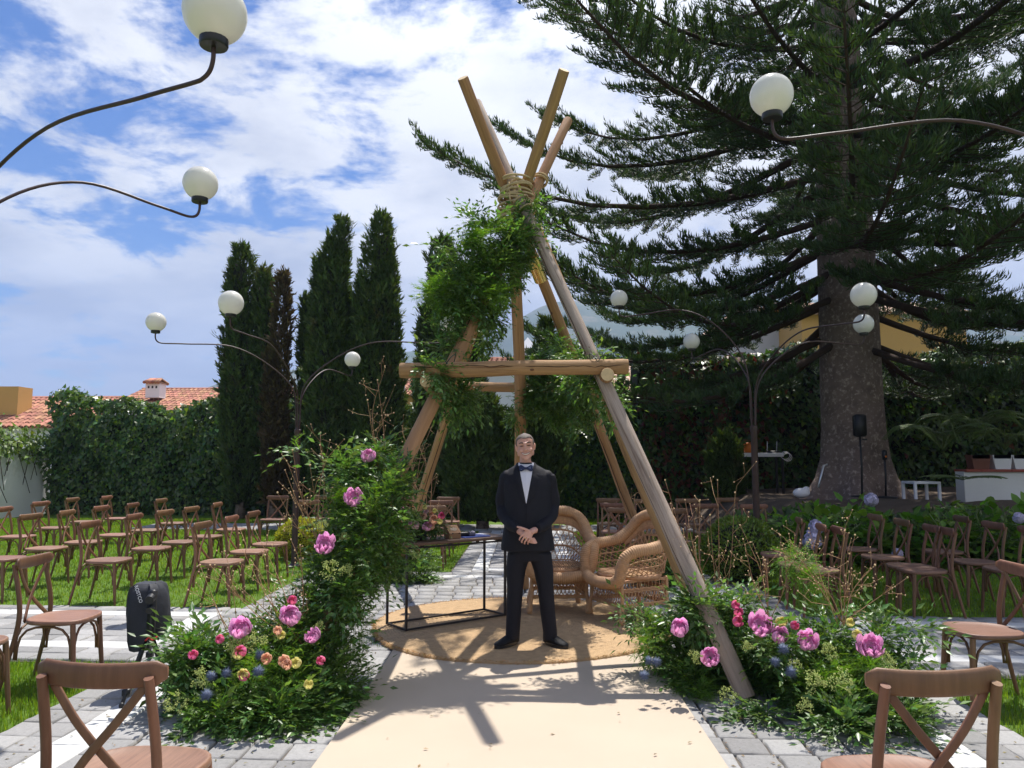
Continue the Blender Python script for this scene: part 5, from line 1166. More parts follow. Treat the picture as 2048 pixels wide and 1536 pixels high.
g = at(745, 1040, 19.0); cypress((g[0], 19.0, 0), [(-.02, 0, .3, zt(432, 19.0), .52), (.28, 0, .3, zt(520, 19), .36), (-.35, 0, .4, zt(560, 19), .32), (.42, .1, .3, zt(690, 19), .36)], 'tallest dense cypress left of the tipi', n=15000, seed=5)
g = at(880, 1045, 18.6); cypress((g[0], 18.6, 0), [(-.05, 0, .3, zt(480, 18.6), .50), (.45, 0, .3, zt(545, 18.6), .48), (-.42, 0, .4, zt(620, 18.6), .36), (.8, .1, .3, zt(620, 18.6), .42)], 'wide dark cypress behind the left tipi poles', n=15000, seed=6)
g = at(965, 1050, 17.6); cypress((g[0], 17.6, 0), [(0, 0, .2, zt(790, 17.6), .55), (.5, 0, .2, zt(830, 17.6), .45), (-.55, 0, .2, zt(800, 17.6), .5)], 'low bushy cypress directly behind the man', n=12000, seed=7)
g = at(1085, 1050, 18.6); cypress((g[0], 18.6, 0), [(-.1, 0, .2, zt(700, 18.6), .36), (.12, 0, .3, zt(640, 18.6), .20), (.28, 0, .3, zt(760, 18.6), .34)], 'small pointed cypress behind the tipi, right of the man', n=9000, seed=8)

def leaf_skin(name, parent, pts, nor, m, size, rng, tmpl=IVY, hang=.9, kind='stuff'):
    """leaves lying over a surface, tips hanging down and out"""
    n = len(pts); d = nor*.45+np.array([0, 0, -hang])+rng.normal(0, .45, (n, 3)); d /= np.linalg.norm(d, axis=1, keepdims=True)
    up = nor+rng.normal(0, .45, (n, 3)); x = np.cross(d, up); x /= np.linalg.norm(x, axis=1, keepdims=True)+1e-9; z = np.cross(x, d)
    M = np.stack([x, d, z], 2)*(size*rng.uniform(.5, 1.55, n))[:, None, None]; v, f = inst(tmpl[0], tmpl[1], pts, M); return np_obj(name, v, f, m, parent, kind)
def ivy_wall(p0, p1, h0, h1, thick, label, n, seed, size=.12, young=.12, red=0., name='ivy_wall', bulge=.5, mix='ivy'):
    rng = np.random.default_rng(seed); p0 = V(*p0, 0); p1 = V(*p1, 0); d = p1-p0; L_ = np.linalg.norm(d); ux = d/L_; nn = V(ux[1], -ux[0], 0)
    if np.dot(nn, -p0-d/2) < 0: nn = -nn                       # outward side faces the garden
    root = thing(name, p0+d/2, label, 'ivy wall')
    b = MB(); M3 = np.array([ux, nn, V(0, 0, 1)]).T; k = 10
    for i in range(1): b.box(p0+d/2-nn*thick*.5+V(0, 0, min(h0, h1)*.5-.1), (L_, thick, min(h0, h1)), M3)
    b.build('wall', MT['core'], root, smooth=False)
    def surf(m):
        u = rng.uniform(0, 1, m); s = rng.uniform(0, 1, m); H = h0+(h1-h0)*u+.16*np.sin(u*L_*1.1+seed)+.12*np.sin(u*L_*2.9+1)+.07*np.sin(u*L_*7); front = s < .74
        z = np.where(front, (s/.74)**.9*H, H+rng.normal(0, .07, m)); off = np.where(front, bulge*(.25+.75*np.sin(np.clip(z/H, 0, 1)*2.2)**2)*(.75+.3*np.sin(u*L_*2.1+z*1.7)+.25*np.sin(u*L_*5.3-z*3.1)), -thick*(s-.74)/.26*1.1)+rng.normal(0, .04, m)
        pts = p0+u[:, None]*d+nn*off[:, None]; pts[:, 2] = np.maximum(z, .05); nor = np.where(front[:, None], nn+V(0, 0, .15), V(0, 0, 1)+nn*.4); return pts, nor
    p, q = surf(n); leaf_skin('ivy_leaves', root, p, q, MT[mix], size, rng)
    if young: p, q = surf(int(n*young)); p += q*.06; leaf_skin('young_ivy_leaves', root, p, q, MT['ivy_l'], size*.75, rng)
    if red:
        p, q = surf(int(n*red)); c = p0+d*.10; w = np.exp(-((p-c)[:, :2]**2).sum(1)/3); keep = rng.random(len(p)) < w+.04; leaf_skin('red_ivy_leaves', root, p[keep]+q[keep]*.05, q[keep], MT['ivy_r'], size*.9, rng)
    # trailing shoots along the top
    return root
ivy_wall((-13.9, 22.3), (-1.6, 21.6), zt(803, 22), zt(822, 22), .7, 'sunny ivy-covered wall behind the left rows of chairs', 22000, 1, .125, .16)
ivy_wall((-1.8, 21.4), (3.4, 20.6), zt(842, 21), zt(835, 21), .6, 'low stretch of ivy wall behind the man, backlit', 9000, 2, .12, .35)
ivy_wall((2.9, 20.2), (17.0, 21.5), zt(718, 20), zt(700, 21), .8, 'high dark ivy wall behind the big pine', 22000, 3, .135, .08, .35)
ivy_wall((17.0, 21.0), (14.8, 10.5), 6.0, 6.5, .8, 'tall shaded ivy wall at the right edge', 16000, 4, .13, .1)
# white garden wall at far left with dry creeper
ww = thing('garden_wall', (-14.4, 20.5, 0), 'white rendered garden wall at the far left with dry creeper', 'wall')
MB().box((-14.2, 19.2, zt(890, 20)*.5-.05), (.3, 6.6, zt(890, 20)), None, .02).build('wall', MT['whitewall'], ww, smooth=False)
rng_ = np.random.default_rng(21); n_ = 1500; pts_ = np.stack([np.full(n_, -14.0)+rng_.normal(.05, .12, n_), rng_.uniform(16.5, 22.3, n_), zt(885, 20)+rng_.normal(.05, .22, n_)], 1); leaf_skin('creeper_leaves', ww, pts_, np.tile(V(1, -.4, .5), (n_, 1)), MT['boxg'], .11, rng_)
mb_ = MB()
for k_ in range(26):
    a_ = V(-14.03, rng_.uniform(17, 22), zt(885, 20)); mb_.tube(smooth_path([a_, a_+V(rng_.normal(.15, .1), rng_.normal(0, .3), rng_.normal(.1, .2)), a_+V(rng_.normal(.1, .1), rng_.normal(0, .5), -rng_.uniform(.3, 1.6))], 4), .010, 4)
mb_.build('dry_creeper_stems', MT['branch'], ww)['kind'] = 'stuff'
# clipped balls
def bush_ball(c, r, label, m, seed, squash=.9):
    rng = np.random.default_rng(seed); root = thing('clipped_bush', (c[0], c[1], 0), label, 'bush', 'clipped ball bushes'); n = 7000
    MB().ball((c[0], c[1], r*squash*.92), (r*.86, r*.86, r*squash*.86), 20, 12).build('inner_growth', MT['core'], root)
    d = rng.normal(size=(n, 3)); d /= np.linalg.norm(d, axis=1, keepdims=True); d = d[d[:, 2] > -.75]; q = 1+.05*np.sin(d[:, 0]*7+1)*np.sin(d[:, 2]*6)+rng.normal(0, .035, len(d)); pts = V(c[0], c[1], r*squash*.95)+d*q[:, None]*V(r, r, r*squash); pts[:, 2] = np.maximum(pts[:, 2], .03)
    leaf_skin('leaves', root, pts, d, m,   .046, rng, LEAFQ, -.2)
c = gnd(603, 1118); bush_ball(c, .37, 'bright yellow clipped box ball at the foot of the left lamp post', MT['boxy'], 1, .85)
c = gnd(1482, 1168); bush_ball(c, .44, 'round green clipped box ball beside the right lamp post', MT['boxg'], 2, .95)

# ================================================================== THE BIG PINE
TX, TY = float(at(1712, 990, 16)[0]), 16.0
BEDZ = .80
def build_pine():
    rng = np.random.default_rng(42); root = thing('norfolk_pine', (TX, TY, BEDZ), 'huge dark tiered pine with thick trunk on the right', 'tree')
    # trunk with root flare
    rings = []; ph = rng.uniform(0, 6, 8)
    for z, r in ((BEDZ-.3, 1.15), (BEDZ, .98), (BEDZ+.15, .84), (BEDZ+.4, .72), (BEDZ+.8, .645), (2.2, .615), (3.0, .60), (4.0, .585), (6, .56), (8, .52), (10, .47), (13, .37), (16, .26), (19, .15), (22, .05)):
        fl_ = max(0, (BEDZ+1.2-z)); rings.append([(TX+r*math.cos(t)*(1+.16*fl_*math.sin(5*t+ph[0])+.02*math.sin(9*t+z*3)), TY+r*math.sin(t)*(1+.16*fl_*math.sin(5*t+ph[0])+.02*math.sin(7*t+z*2)), z) for t in np.linspace(0, 6.283, 33)[:-1]])
    MB().loft(rings).build('trunk', MT['pinebark'], root)
    limbs = MB(); cords_p, cords_d, cords_l = [], [], []; twig = MB()
    z = 4.2; wh = 0
    while z < 21.2:
        nb = 6 if z < 6.3 else (5 if z < 12 else 4); a0 = rng.uniform(0, 6.28)
        Lz = np.interp(z, [3.5, 4.6, 7, 10, 12.5, 15, 18, 21.5], [6.0, 7.2, 8.0, 7.8, 6.2, 4.2, 2.6, 1.0])
        for b in range(nb):
            a = a0+2*math.pi*b/nb+rng.normal(0, .16); L_ = Lz*rng.uniform(.78, 1.08); h = V(math.cos(a), math.sin(a), 0)
            pit = np.interp(z, [3.5, 6, 10, 15, 21], [-.08, -.03, .06, .25, .5])+rng.normal(0, .04); zz = z+rng.normal(0, .14); sw = rng.normal(0, .10); side = V(-h[1], h[0], 0)
            def bp(s): return V(TX, TY, zz)+h*(.3+s*L_)+side*sw*L_*s*s+V(0, 0, L_*(pit*s-.13*math.sin(math.pi*s*.9)+.15*max(0, s-.62)**2*6*.5))
            # skip what cannot be seen nor shade the garden
            away = np.dot(h, nrm(V(TX, TY, 0))) > .75 and z < 9
            pts = [bp(s) for s in np.linspace(0, 1, 9)]; r0 = .03+.0078*L_; limbs.tube(pts, [r0*(1-.86*i/8) for i in range(9)], 6)
            step = .165 if not away else .34; s = .13 if z > 5 else .22; k = 0; dense = 1 if z < 11.5 else .22
            while s < 1.0:
                gap = math.sin(s*11+a*3)*.5+.5
                for sd_ in (-1, 1):
                    if rng.random() < .08+.35*(gap < .2)+(.3 if z > 11.5 else 0): continue
                    p = bp(s); t = nrm(bp(min(1, s+.02))-bp(s-.02)); lat = nrm(np.cross(t, V(0, 0, 1)))*sd_
                    l = (1.35*(1-.62*s)+.12)*rng.uniform(.6, 1.15)*min(1, L_/6.5+.25); dd = nrm(t*rng.uniform(.45, .95)+lat*.85+V(0, 0, rng.normal(-.05, .12)))
                    q = p+dd*l+V(0, 0, .10*l); m_ = p+dd*l*.5-V(0, 0, .06*l); twig.tube([p, m_, q], [.011, .008, .004], 3, caps=False)
                    nc = int((50+64*l)*dense); u = rng.uniform(.18, 1.03, nc); base = p*(1-u)[:, None]**2+2*(u*(1-u))[:, None]*m_+(u**2)[:, None]*q
                    cd = dd*.75+rng.normal(0, .42, (nc, 3))+V(0, 0, .75); cords_p.append(base+rng.normal(0, .025, (nc, 3))); cords_d.append(cd); cords_l.append(rng.uniform(.10, .21, nc)*(1.1-.25*u))
                s += step/L_*rng.uniform(.8, 1.25); k += 1
            # growth along the limb itself
            nc = int(150*dense); ss = rng.uniform(.3, 1, nc); cords_p.append(np.array([bp(q) for q in ss])+rng.normal(0, .05, (nc, 3))); cords_d.append(h*.5+rng.normal(0, .5, (nc, 3))+V(0, 0, .8)); cords_l.append(rng.uniform(.10, .2, nc))
            # tuft at the tip
            nc = 60; p = bp(1); t = nrm(bp(1)-bp(.95)); cords_p.append(p+t*rng.uniform(-.5, .1, nc)[:, None]+rng.normal(0, .03, (nc, 3))); cords_d.append(t*.7+rng.normal(0, .4, (nc, 3))+V(0, 0, .7)); cords_l.append(rng.uniform(.12, .22, nc))
        z += np.interp(z, [3.5, 10, 20], [.62, .74, .9]); wh += 1
    limbs.build('limbs', MT['branch'], root)['kind'] = 'stuff'; twig.build('twigs', MT['branch'], root)['kind'] = 'stuff'
    P = np.concatenate(cords_p); D = np.concatenate(cords_d); Ln = np.concatenate(cords_l); n = len(P)
    M = frames(D, up=(0, 0, 1), rng=rng); 
    # random roll about the cord
    ro = rng.uniform(0, 6.283, n); x = M[:, :, 0]*np.cos(ro)[:, None]+M[:, :, 2]*np.sin(ro)[:, None]; zc = np.cross(x, M[:, :, 1]); 
    # cords bend up: template bends along world-up side, so keep z for the bend and x for the width
    tv = np.array([(0, 0, 0), (.62, .5, -.06), (-.62, .5, -.06), (0, 1, .12)]); tf = np.array([(0, 1, 2), (2, 1, 3)])
    Mx = np.stack([x*.0195, M[:, :, 1]*Ln[:, None], M[:, :, 2]*Ln[:, None]], 2); v, f = inst(tv, tf, P, Mx); np_obj('crown', v, f, MT['pine'], root, 'stuff')
    print('pine cords', n)
build_pine()
# raised bed under the pine --------------------------------------------------
def build_bed():
    b = MB(); nx, ny = 40, 16; v = []
    for j in range(ny):
        for i in range(nx):
            u = i/(nx-1); w = j/(ny-1); x = 3.6+12.2*u; y = 12.35-.25*math.sin(u*3)+9*w; e = min(1, w*9)*min(1, u*7); z = -.03+(BEDZ+.03)*(e*(2-e))+.03*math.sin(x*3)*e+.04*math.sin(y*2.3+x)*e; v.append((x, y, z))
    f = [(j*nx+i, j*nx+i+1, (j+1)*nx+i+1, (j+1)*nx+i) for j in range(ny-1) for i in range(nx-1)]
    tag(b.add(v, f).build('planting_bed', MT['soil']), kind='structure')
build_bed()
rg = np.random.default_rng(77)
iv = thing('ivy_border', (8, 12.6, 0), 'low dark ivy border along the front of the pine bed', 'ivy')
n_ = 5200; u_ = rg.uniform(0, 1, n_); x_ = 3.4+11*u_; w_ = rg.uniform(0, 1, n_); z_ = .05+.72*w_+.08*np.sin(x_*3); y_ = 12.1+.75*w_**2-.25*np.sin(u_*3)+rg.normal(0, .06, n_)
leaf_skin('ivy_leaves', iv, np.stack([x_, y_, z_], 1), np.tile(V(0, -1, .6), (n_, 1)), MT['ivy'], .10, rg, IVY, .5); n2_ = 900; k_ = rg.integers(n_, size=n2_); leaf_skin('young_ivy_leaves', iv, np.stack([x_[k_], y_[k_]-.05, z_[k_]+.04], 1), np.tile(V(0, -1, .9), (n2_, 1)), MT['ivy_l'], .085, rg, IVY, .4)
def hydrangea(c, r, h, label, seed, heads=()):
    rng = np.random.default_rng(seed); root = thing('hydrangea', c, label, 'shrub', 'hydrangeas in front of the pine bed'); n = 230; c = np.asarray(c, float)
    d = rng.normal(size=(n, 3)); d[:, 2] = np.abs(d[:, 2]); d /= np.linalg.norm(d, axis=1, keepdims=True); q = rng.uniform(.35, 1, n)**.5; pts = c+d*q[:, None]*V(r, r*.8, h*.92); pts[:, 2] = np.maximum(pts[:, 2], .06)
    M = frames(d*V(1, 1, .2)+rng.normal(0, .35, (n, 3))+V(0, 0, .12), up=(0, 0, 1), rng=rng)*(rng.uniform(.12, .23, n))[:, None, None]*np.array([1.75, 1, 1])[None, None, :]; v, f = inst(LEAF[0], LEAF[1], pts, M); np_obj('leaves', v, f, MT['hyd'], root, 'stuff')
    st = MB()
    for k in range(14): p = c+V(rng.normal(0, r*.2), rng.normal(0, r*.2), 0); e = c+V(rng.normal(0, r*.5), rng.normal(0, r*.4), h*rng.uniform(.5, .85)); st.tube([p, (p+e)/2+V(0, 0, .05), e], .008, 5)
    st.build('stems', MT['stem'], root)
    for hx_, hz, hr in heads:
        k = 150; dd = rng.normal(size=(k, 3)); dd[:, 1] = -np.abs(dd[:, 1]); dd /= np.linalg.norm(dd, axis=1, keepdims=True); pp = c+V(hx_, -r*.75, hz)+dd*hr*rng.uniform(.8, 1.12, (k, 1)); M2 = frames(np.cross(dd, rng.normal(size=(k, 3))), rng=rng); Z = dd; X = np.cross(M2[:, :, 1], Z); Mx = np.stack([X, M2[:, :, 1], Z+rng.normal(0, .3, Z.shape)], 2)*.034; v, f = inst(np.array([(-.7, -.7, 0), (.7, -.7, 0), (.7, .7, 0), (-.7, .7, 0)]), np.array([(0, 1, 2), (0, 2, 3)]), pp, Mx); np_obj('flower_head', v, f, MT['hydfl'], root, 'stuff')
hyd = [(1565, 11.9, .55, .85, 'leftmost hydrangea, behind the right lamp post', ()), (1640, 11.7, .6, .95, 'hydrangea with a mauve flower head behind the front right row of chairs', ((-.28, .42, .13), (-.22, .60, .10))), (1710, 11.9, .65, 1.08, 'tall hydrangea with a white flower head below the pine trunk', ((.06, .98, .09),)), (1770, 11.7, .5, .75, 'small hydrangea with a pale flower low between the chairs', ((.0, .22, .07),)), (1850, 11.8, .6, .85, 'hydrangea below the little white table', ()), (1915, 11.6, .6, 1.0, 'light green hydrangea right of the little white table', ()), (1985, 11.5, .65, 1.1, 'hydrangea second from the right edge', ((.1, .75, .07),)), (2060, 11.3, .65, 1.05, 'hydrangea cut by the right edge', ())]
for i, (px, Y, r, h, lb, hd) in enumerate(hyd): g = at(px, 1100, Y); hydrangea((g[0], Y, 0), r, h, lb, 60+i, hd)
# ferns, conifer shrub, small golden shrub at the right
def fern(c, n, L_, label, seed, rise=.8, m='frond'):
    rng = np.random.default_rng(seed); c = np.asarray(c, float); root = thing('fern', c, label, 'fern', 'ferns by the white planter wall'); parts = []; st = MB()
    for i in range(n):
        a = 2*math.pi*i/n+rng.normal(0, .25); l = L_*rng.uniform(.7, 1.1); h = V(math.cos(a), math.sin(a), 0); path = smooth_path([c, c+h*l*.35+V(0, 0, l*rise*.5), c+h*l*.75+V(0, 0, l*rise*.55), c+h*l+V(0, 0, l*rise*.25)], 8); st.tube(path, .006, 4)
        for k in range(2, len(path)-1):
            t = nrm(np.asarray(path[k+1])-np.asarray(path[k-1])); lat = nrm(np.cross(t, V(0, 0, 1)))
            for s in (-1, 1):
                for q in (0, .5):
                    d = nrm(lat*s+t*.45-V(0, 0, .25)); ll = .17*L_*math.sin(math.pi*min(.97, (k+q)/len(path)+.08))*rng.uniform(.8, 1.1); M = frames(d[None], up=(0, 0, 1))[0]; p = np.asarray(path[k])*(1-q)+np.asarray(path[k+1])*q; parts.append(((LEAFQ[0]*V(ll*.36, ll, ll)) @ M.T+p, LEAFQ[1]))
    v, f = cat_mesh(parts); np_obj('fronds', v, f, MT[m], root, 'stuff'); st.build('stalks', MT['stem'], root)['kind'] = 'stuff'
fern(at(1885, 900, 14.2), 18, 1.0, 'glossy fern left of the white planter boxes', 1); fern(at(1950, 880, 14.6), 20, 1.15, 'large fern above the white planter wall', 2); fern(at(2010, 900, 13.8), 16, .8, 'yellowish shrubby fern at the right edge', 3, .8, 'boxg'); fern(at(1925, 960, 14.0), 14, .7, 'drooping fern in the shade below the white planter wall', 4, .2)
c = gnd(1452, 1010); cypress((at(1455, 960, 18.0)[0], 18.0, .4), [(0, 0, 0, zt(868, 18)-.4, .38), (.2, 0, 0, zt(900, 18)-.4, .3), (-.2, 0, 0, zt(905, 18)-.4, .3)], 'small green conifer shrub left of the equipment table', n=4200, seed=12, group=None, name='conifer_shrub', sc=.8)
# ================================================================== HOUSES BEYOND THE WALL
MT['tile'] = mat('clay_tile', (.38, .185, .12), .85, .18, 3, .3, 30, .2, island=.25)
MT['tile_p'] = mat('pale_clay_tile', (.58, .42, .30), .85, .15, 3, .3, 30, .2, island=.2)
MT['w_white'] = mat('white_house_render', (.74, .735, .76), .9, .04, .8, .2, 20)
MT['w_yellow'] = mat('yellow_house_render', (.56, .33, .11), .9, .05, .6, .2, 20)
MT['w_cream'] = mat('cream_house_render', (.62, .53, .36), .9, .05, .6)
MT['w_grey'] = mat('grey_house_render', (.56, .54, .58), .9, .05, .6)
MT['dark'] = mat('dark_opening', (.02, .02, .022), .6)
MT['glass'] = mat('window_glass', (.05, .06, .08), .08, .05, spec=.6)
def tiled(p00, p10, p01, m, parent, name='roof', cw=.24, rh=.42):
    """barrel-tile slope: p00-p10 along the eave, p00-p01 up the slope"""
    p00, p10, p01 = (np.asarray(q, float) for q in (p00, p10, p01)); ex = p10-p00; ey = p01-p00; Lx, Ly = np.linalg.norm(ex), np.linalg.norm(ey); ux, uy = ex/Lx, ey/Ly; n = np.cross(ux, uy)
    if n[2] < 0: n = -n
    nc, nr = max(1, int(Lx/cw)), max(1, int(Ly/rh)); parts = []; seg = 6
    prof = [(math.cos(t)*.5, math.sin(t)*.38) for t in np.linspace(math.pi, 0, seg+1)]
    tv = np.array([(a, 0, b+.06) for a, b in prof]+[(a*.86, 1.06, b*.9) for a, b in prof]); tf = np.array([q for i in range(seg) for q in ((i, i+1, seg+2+i), (i, seg+2+i, seg+1+i))])
    rng = np.random.default_rng(int(abs(p00[0])*10)+3); pos = []
    for i in range(nc):
        for j in range(nr): pos.append(p00+ux*(i+.5)*Lx/nc+uy*j*Ly/nr+n*(.03+rng.normal(0, .006)))
    M = np.stack([ux*Lx/nc*.98, uy*Ly/nr, n*cw], 1)[None].repeat(len(pos), 0); v, f = inst(tv, tf, np.array(pos), M)
    base = np.array([p00, p10, p10+ey, p01]); v, f = cat_mesh([(v, f), (base, np.array([(0, 1, 2), (0, 2, 3)]))]); return np_obj(name, v, f, m, parent)
def house(x0, x1, Y, dep, zw, zr, wall, tile, label, wins=(), gable='x', eave=.35, z0=-.05):
    root = thing('house', ((x0+x1)/2, Y+dep/2, 0), label, 'house', 'houses beyond the garden wall'); w = MB(); w.box(((x0+x1)/2, Y+dep/2, (zw+z0)/2), (x1-x0, dep, zw-z0))
    if gable == 'x': w.add([(x0, Y, zw), (x0, Y+dep, zw), (x0, Y+dep/2, zr), (x1, Y, zw), (x1, Y+dep, zw), (x1, Y+dep/2, zr)], [(0, 1, 2), (5, 4, 3), (0, 2, 5, 3), (1, 4, 5, 2)])
    elif gable == 'y': xm = (x0+x1)/2; w.add([(x0, Y, zw), (x1, Y, zw), (xm, Y, zr), (x0, Y+dep, zw), (x1, Y+dep, zw), (xm, Y+dep, zr)], [(0, 1, 2), (5, 4, 3), (0, 2, 5, 3), (1, 4, 5, 2)])
    w.build('wall', wall, root, smooth=False)
    if gable == 'x':
        s = (zr-zw)/(dep/2); tiled((x0-.2, Y-eave, zw-eave*s+.05), (x1+.2, Y-eave, zw-eave*s+.05), (x0-.2, Y+dep/2, zr+.05), tile, root); tiled((x1+.2, Y+dep+eave, zw-eave*s+.05), (x0-.2, Y+dep+eave, zw-eave*s+.05), (x1+.2, Y+dep/2, zr+.05), tile, root)
        MB().tube([(x0-.2, Y+dep/2, zr+.07), (x1+.2, Y+dep/2, zr+.07)], .13, 8).build('ridge', tile, root)
    elif gable == 'y':
        xm = (x0+x1)/2; s = (zr-zw)/((x1-x0)/2); tiled((x0-eave, Y+dep, zw-eave*s+.05), (x0-eave, Y-.2, zw-eave*s+.05), (xm, Y+dep, zr+.05), tile, root); tiled((x1+eave, Y-.2, zw-eave*s+.05), (x1+eave, Y+dep, zw-eave*s+.05), (xm, Y-.2, zr+.05), tile, root)
    for wx, wz, ww_, wh in wins:
        fr = MB(); fr.box((wx, Y-.02, wz), (ww_+.14, .08, wh+.14)); o = fr.build('window', MT['w_white'], root, smooth=False); MB().box((wx, Y-.05, wz), (ww_, .06, wh)).build('pane', MT['glass'], o, smooth=False)
    return root
def chimney(root, c, w, h, cap, m=None, tile=None):
    x, y, z = c; o = MB().box((x, y, z+h/2), (w, w, h)).build('chimney', m or MT['w_white'], root, smooth=False)
    for s in (-1, 0, 1): MB().box((x+s*w*.28, y-w/2, z+h*.72), (w*.12, .03, h*.16)).build('flue_slot', MT['dark'], o, smooth=False)
    if cap == 'tile':
        k = MB()
        for i in range(6):
            for sgn in (-1, 1): xx = x-w*.62+w*1.24*(i+.5)/6; k.tube([(xx, y+sgn*w*.75, z+h+.02), (xx*.7+x*.3, y, z+h+.26)], [.085, .05], 6)
        k.add([(x-w*.6, y-w*.6, z+h), (x+w*.6, y-w*.6, z+h), (x+w*.6, y+w*.6, z+h), (x-w*.6, y+w*.6, z+h), (x, y, z+h+.25)], [(0, 1, 4), (1, 2, 4), (2, 3, 4), (3, 0, 4), (3, 2, 1, 0)]); k.build('chimney_cap', MT['tile'], o)
    else: MB().add([(x-w*.65, y-w*.65, z+h), (x+w*.65, y-w*.65, z+h), (x+w*.65, y+w*.65, z+h), (x-w*.65, y+w*.65, z+h), (x, y, z+h+w*.9)], [(0, 1, 4), (1, 2, 4), (2, 3, 4), (3, 0, 4), (3, 2, 1, 0)]).build('chimney_cap', MT['w_white'], o, smooth=False)
X = lambda px, Y: float(at(px, 900, Y)[0])
h1 = house(X(-160, 36), X(232, 36), 33, 7, zt(852, 33), zt(799, 36.5), MT['w_white'], MT['tile'], 'terracotta tiled roof at the far left above the ivy')
MB().box((X(5, 34), 34.5, zt(800, 34)), (1.1, 1.0, 1.3)).build('yellow_stack', MT['w_yellow'], h1, smooth=False)
h2 = house(X(287, 42), X(580, 42), 38, 8, zt(822, 38), zt(781, 42), MT['w_cream'], MT['tile'], 'terracotta tiled roof with white chimney left of the cypresses'); chimney(h2, (X(306, 39.5), 39.5, zt(795, 39.5)), .72, zt(766, 39.5)-zt(795, 39.5), 'tile')
house(X(572, 45), X(602, 45), 44, 6, zt(800, 44), zt(778, 44), MT['w_cream'], MT['tile'], 'cream gable end behind the thin cypress', gable='y')
house(X(775, 36), X(842, 36), 36, 8, zt(790, 36), zt(742, 39), MT['w_yellow'], MT['tile'], 'small orange-walled house left of the tipi bar', ((X(795, 36), zt(800, 36), .5, 1.2),))
h4 = house(X(975, 34), X(1070, 34), 34, 6, zt(735, 34), zt(722, 37), MT['w_white'], MT['tile'], 'white house seen through the tipi behind the man'); chimney(h4, (X(1056, 35), 34.8, zt(735, 35)), .62, zt(700, 35)-zt(735, 35), 'point')
house(X(1120, 30), X(1278, 30), 30, 7, zt(792, 30), zt(736, 33.5), MT['w_white'], MT['tile_p'], 'white house with pale tiled roof right of the tipi', eave=.5)
house(X(1405, 36), X(1612, 36), 36, 8, zt(690, 36), zt(640, 40), MT['w_grey'], MT['tile_p'], 'pale grey house glimpsed under the pine branches', gable='y')
house(X(1596, 34), X(1920, 34), 33, 9, zt(632, 33), zt(612, 37), MT['w_yellow'], MT['tile_p'], 'tall yellow house glimpsed behind the pine trunk')
# roof of a greenhouse edge at far left
# ================================================================== MOUNTAIN AND AIR
MT['mountain'] = mat('forested_slope', (.06, .085, .04), .95, .3, .006, col2=(.17, .15, .10), c2pos=(.52, .68), c2scale=.012, detail=10)
def build_mountain():
    xs = np.linspace(-1500, 2100, 150); ys = np.linspace(700, 2300, 70); rng = np.random.default_rng(2)
    ridge_px = [-700, 200, 420, 560, 700, 800, 880, 960, 1010, 1090, 1200, 1320, 1500, 1700, 2000, 2600]; ridge_py = [880, 812, 782, 745, 735, 716, 700, 672, 652, 606, 592, 575, 590, 612, 660, 700]
    rx = [(p-1055)/FPX*1500 for p in ridge_px]; rz = [zt(q, 1500) for q in ridge_py]
    h = np.interp(xs, rx, rz); k = np.ones(5)/5; h = np.convolve(np.pad(h, 2, 'edge'), k, 'valid'); v = []
    for y in ys:
        t = (y-700)/800; t = t*t*(3-2*t) if t < 1 else max(0, 1-.35*(t-1))
        for i, x in enumerate(xs):
            n = sum(math.sin(x*f*1.0+p1+y*f*.7)*math.sin(y*f*1.1-x*f*.3+p2)/a for f, a, p1, p2 in ((.006, 12, 1, 2), (.013, 22, 3, 1), (.03, 45, 0, 4), (.07, 90, 2, 2)))
            rib = abs(math.sin(x*.011+.9*math.sin(y*.004)))*.10*t*(1-min(1, max(0, (y-1300)/250)))
            v.append((x, y, -8+(h[i]+8)*t*(1-rib)+n*90*t*(1 if abs(y-1500) > 60 else .4)))
    nx = len(xs); f = np.array([(j*nx+i, j*nx+i+1, (j+1)*nx+i+1, (j+1)*nx+i) for j in range(len(ys)-1) for i in range(nx-1)])
    tag(np_obj('mountain', np.array(v), f, MT['mountain'], smooth=True), kind='structure')
build_mountain()
def build_haze():
    m = bpy.data.materials.new('haze_air'); m.use_nodes = True; nt = m.node_tree; nt.nodes.clear(); o = nt.nodes.new('ShaderNodeOutputMaterial'); p = nt.nodes.new('ShaderNodeVolumePrincipled'); nt.links.new(p.outputs[0], o.inputs['Volume'])
    p.inputs['Color'].default_value = (.42, .60, 1, 1); p.inputs['Density'].default_value = .00036; p.inputs['Anisotropy'].default_value = 0
    tag(MB().box((0, 1300, 224), (5300, 3260, 452)).build('haze', m, smooth=False), 'pale even air haze filling the whole scene', 'haze', kind='stuff')
build_haze()

# ================================================================== THINGS UNDER THE PINE
MT['orange'] = mat('orange_plastic', (.75, .20, .02), .4, .05)
MT['whitep'] = mat('white_plastic', (.70, .70, .74), .4, .03)
MT['redtile'] = mat('red_ledge_tile', (.28, .06, .04), .6, .15, 4)
MT['rustbox'] = mat('rusty_planter', (.16, .06, .04), .7, .2, 4)
MT['silver'] = mat('galvanised_steel', (.55, .56, .6), .35, .1, metal=1)
def slab_table(name, x0, x1, Y, d, zt_, zb, th, leg, label, m, lm=None):
    root = thing(name, ((x0+x1)/2, Y, zb), label, 'table'); MB().box(((x0+x1)/2, Y, zt_-th/2), (x1-x0, d, th), None, .006).build('table_top', m, root, smooth=False)
    for a in (x0+leg/2, x1-leg/2):
        for b in (-d/2+leg/2, d/2-leg/2): MB().box((a, Y+b, (zt_-th+zb)/2), (leg, leg, zt_-th-zb)).build('leg', lm or m, root, smooth=False)
    return root
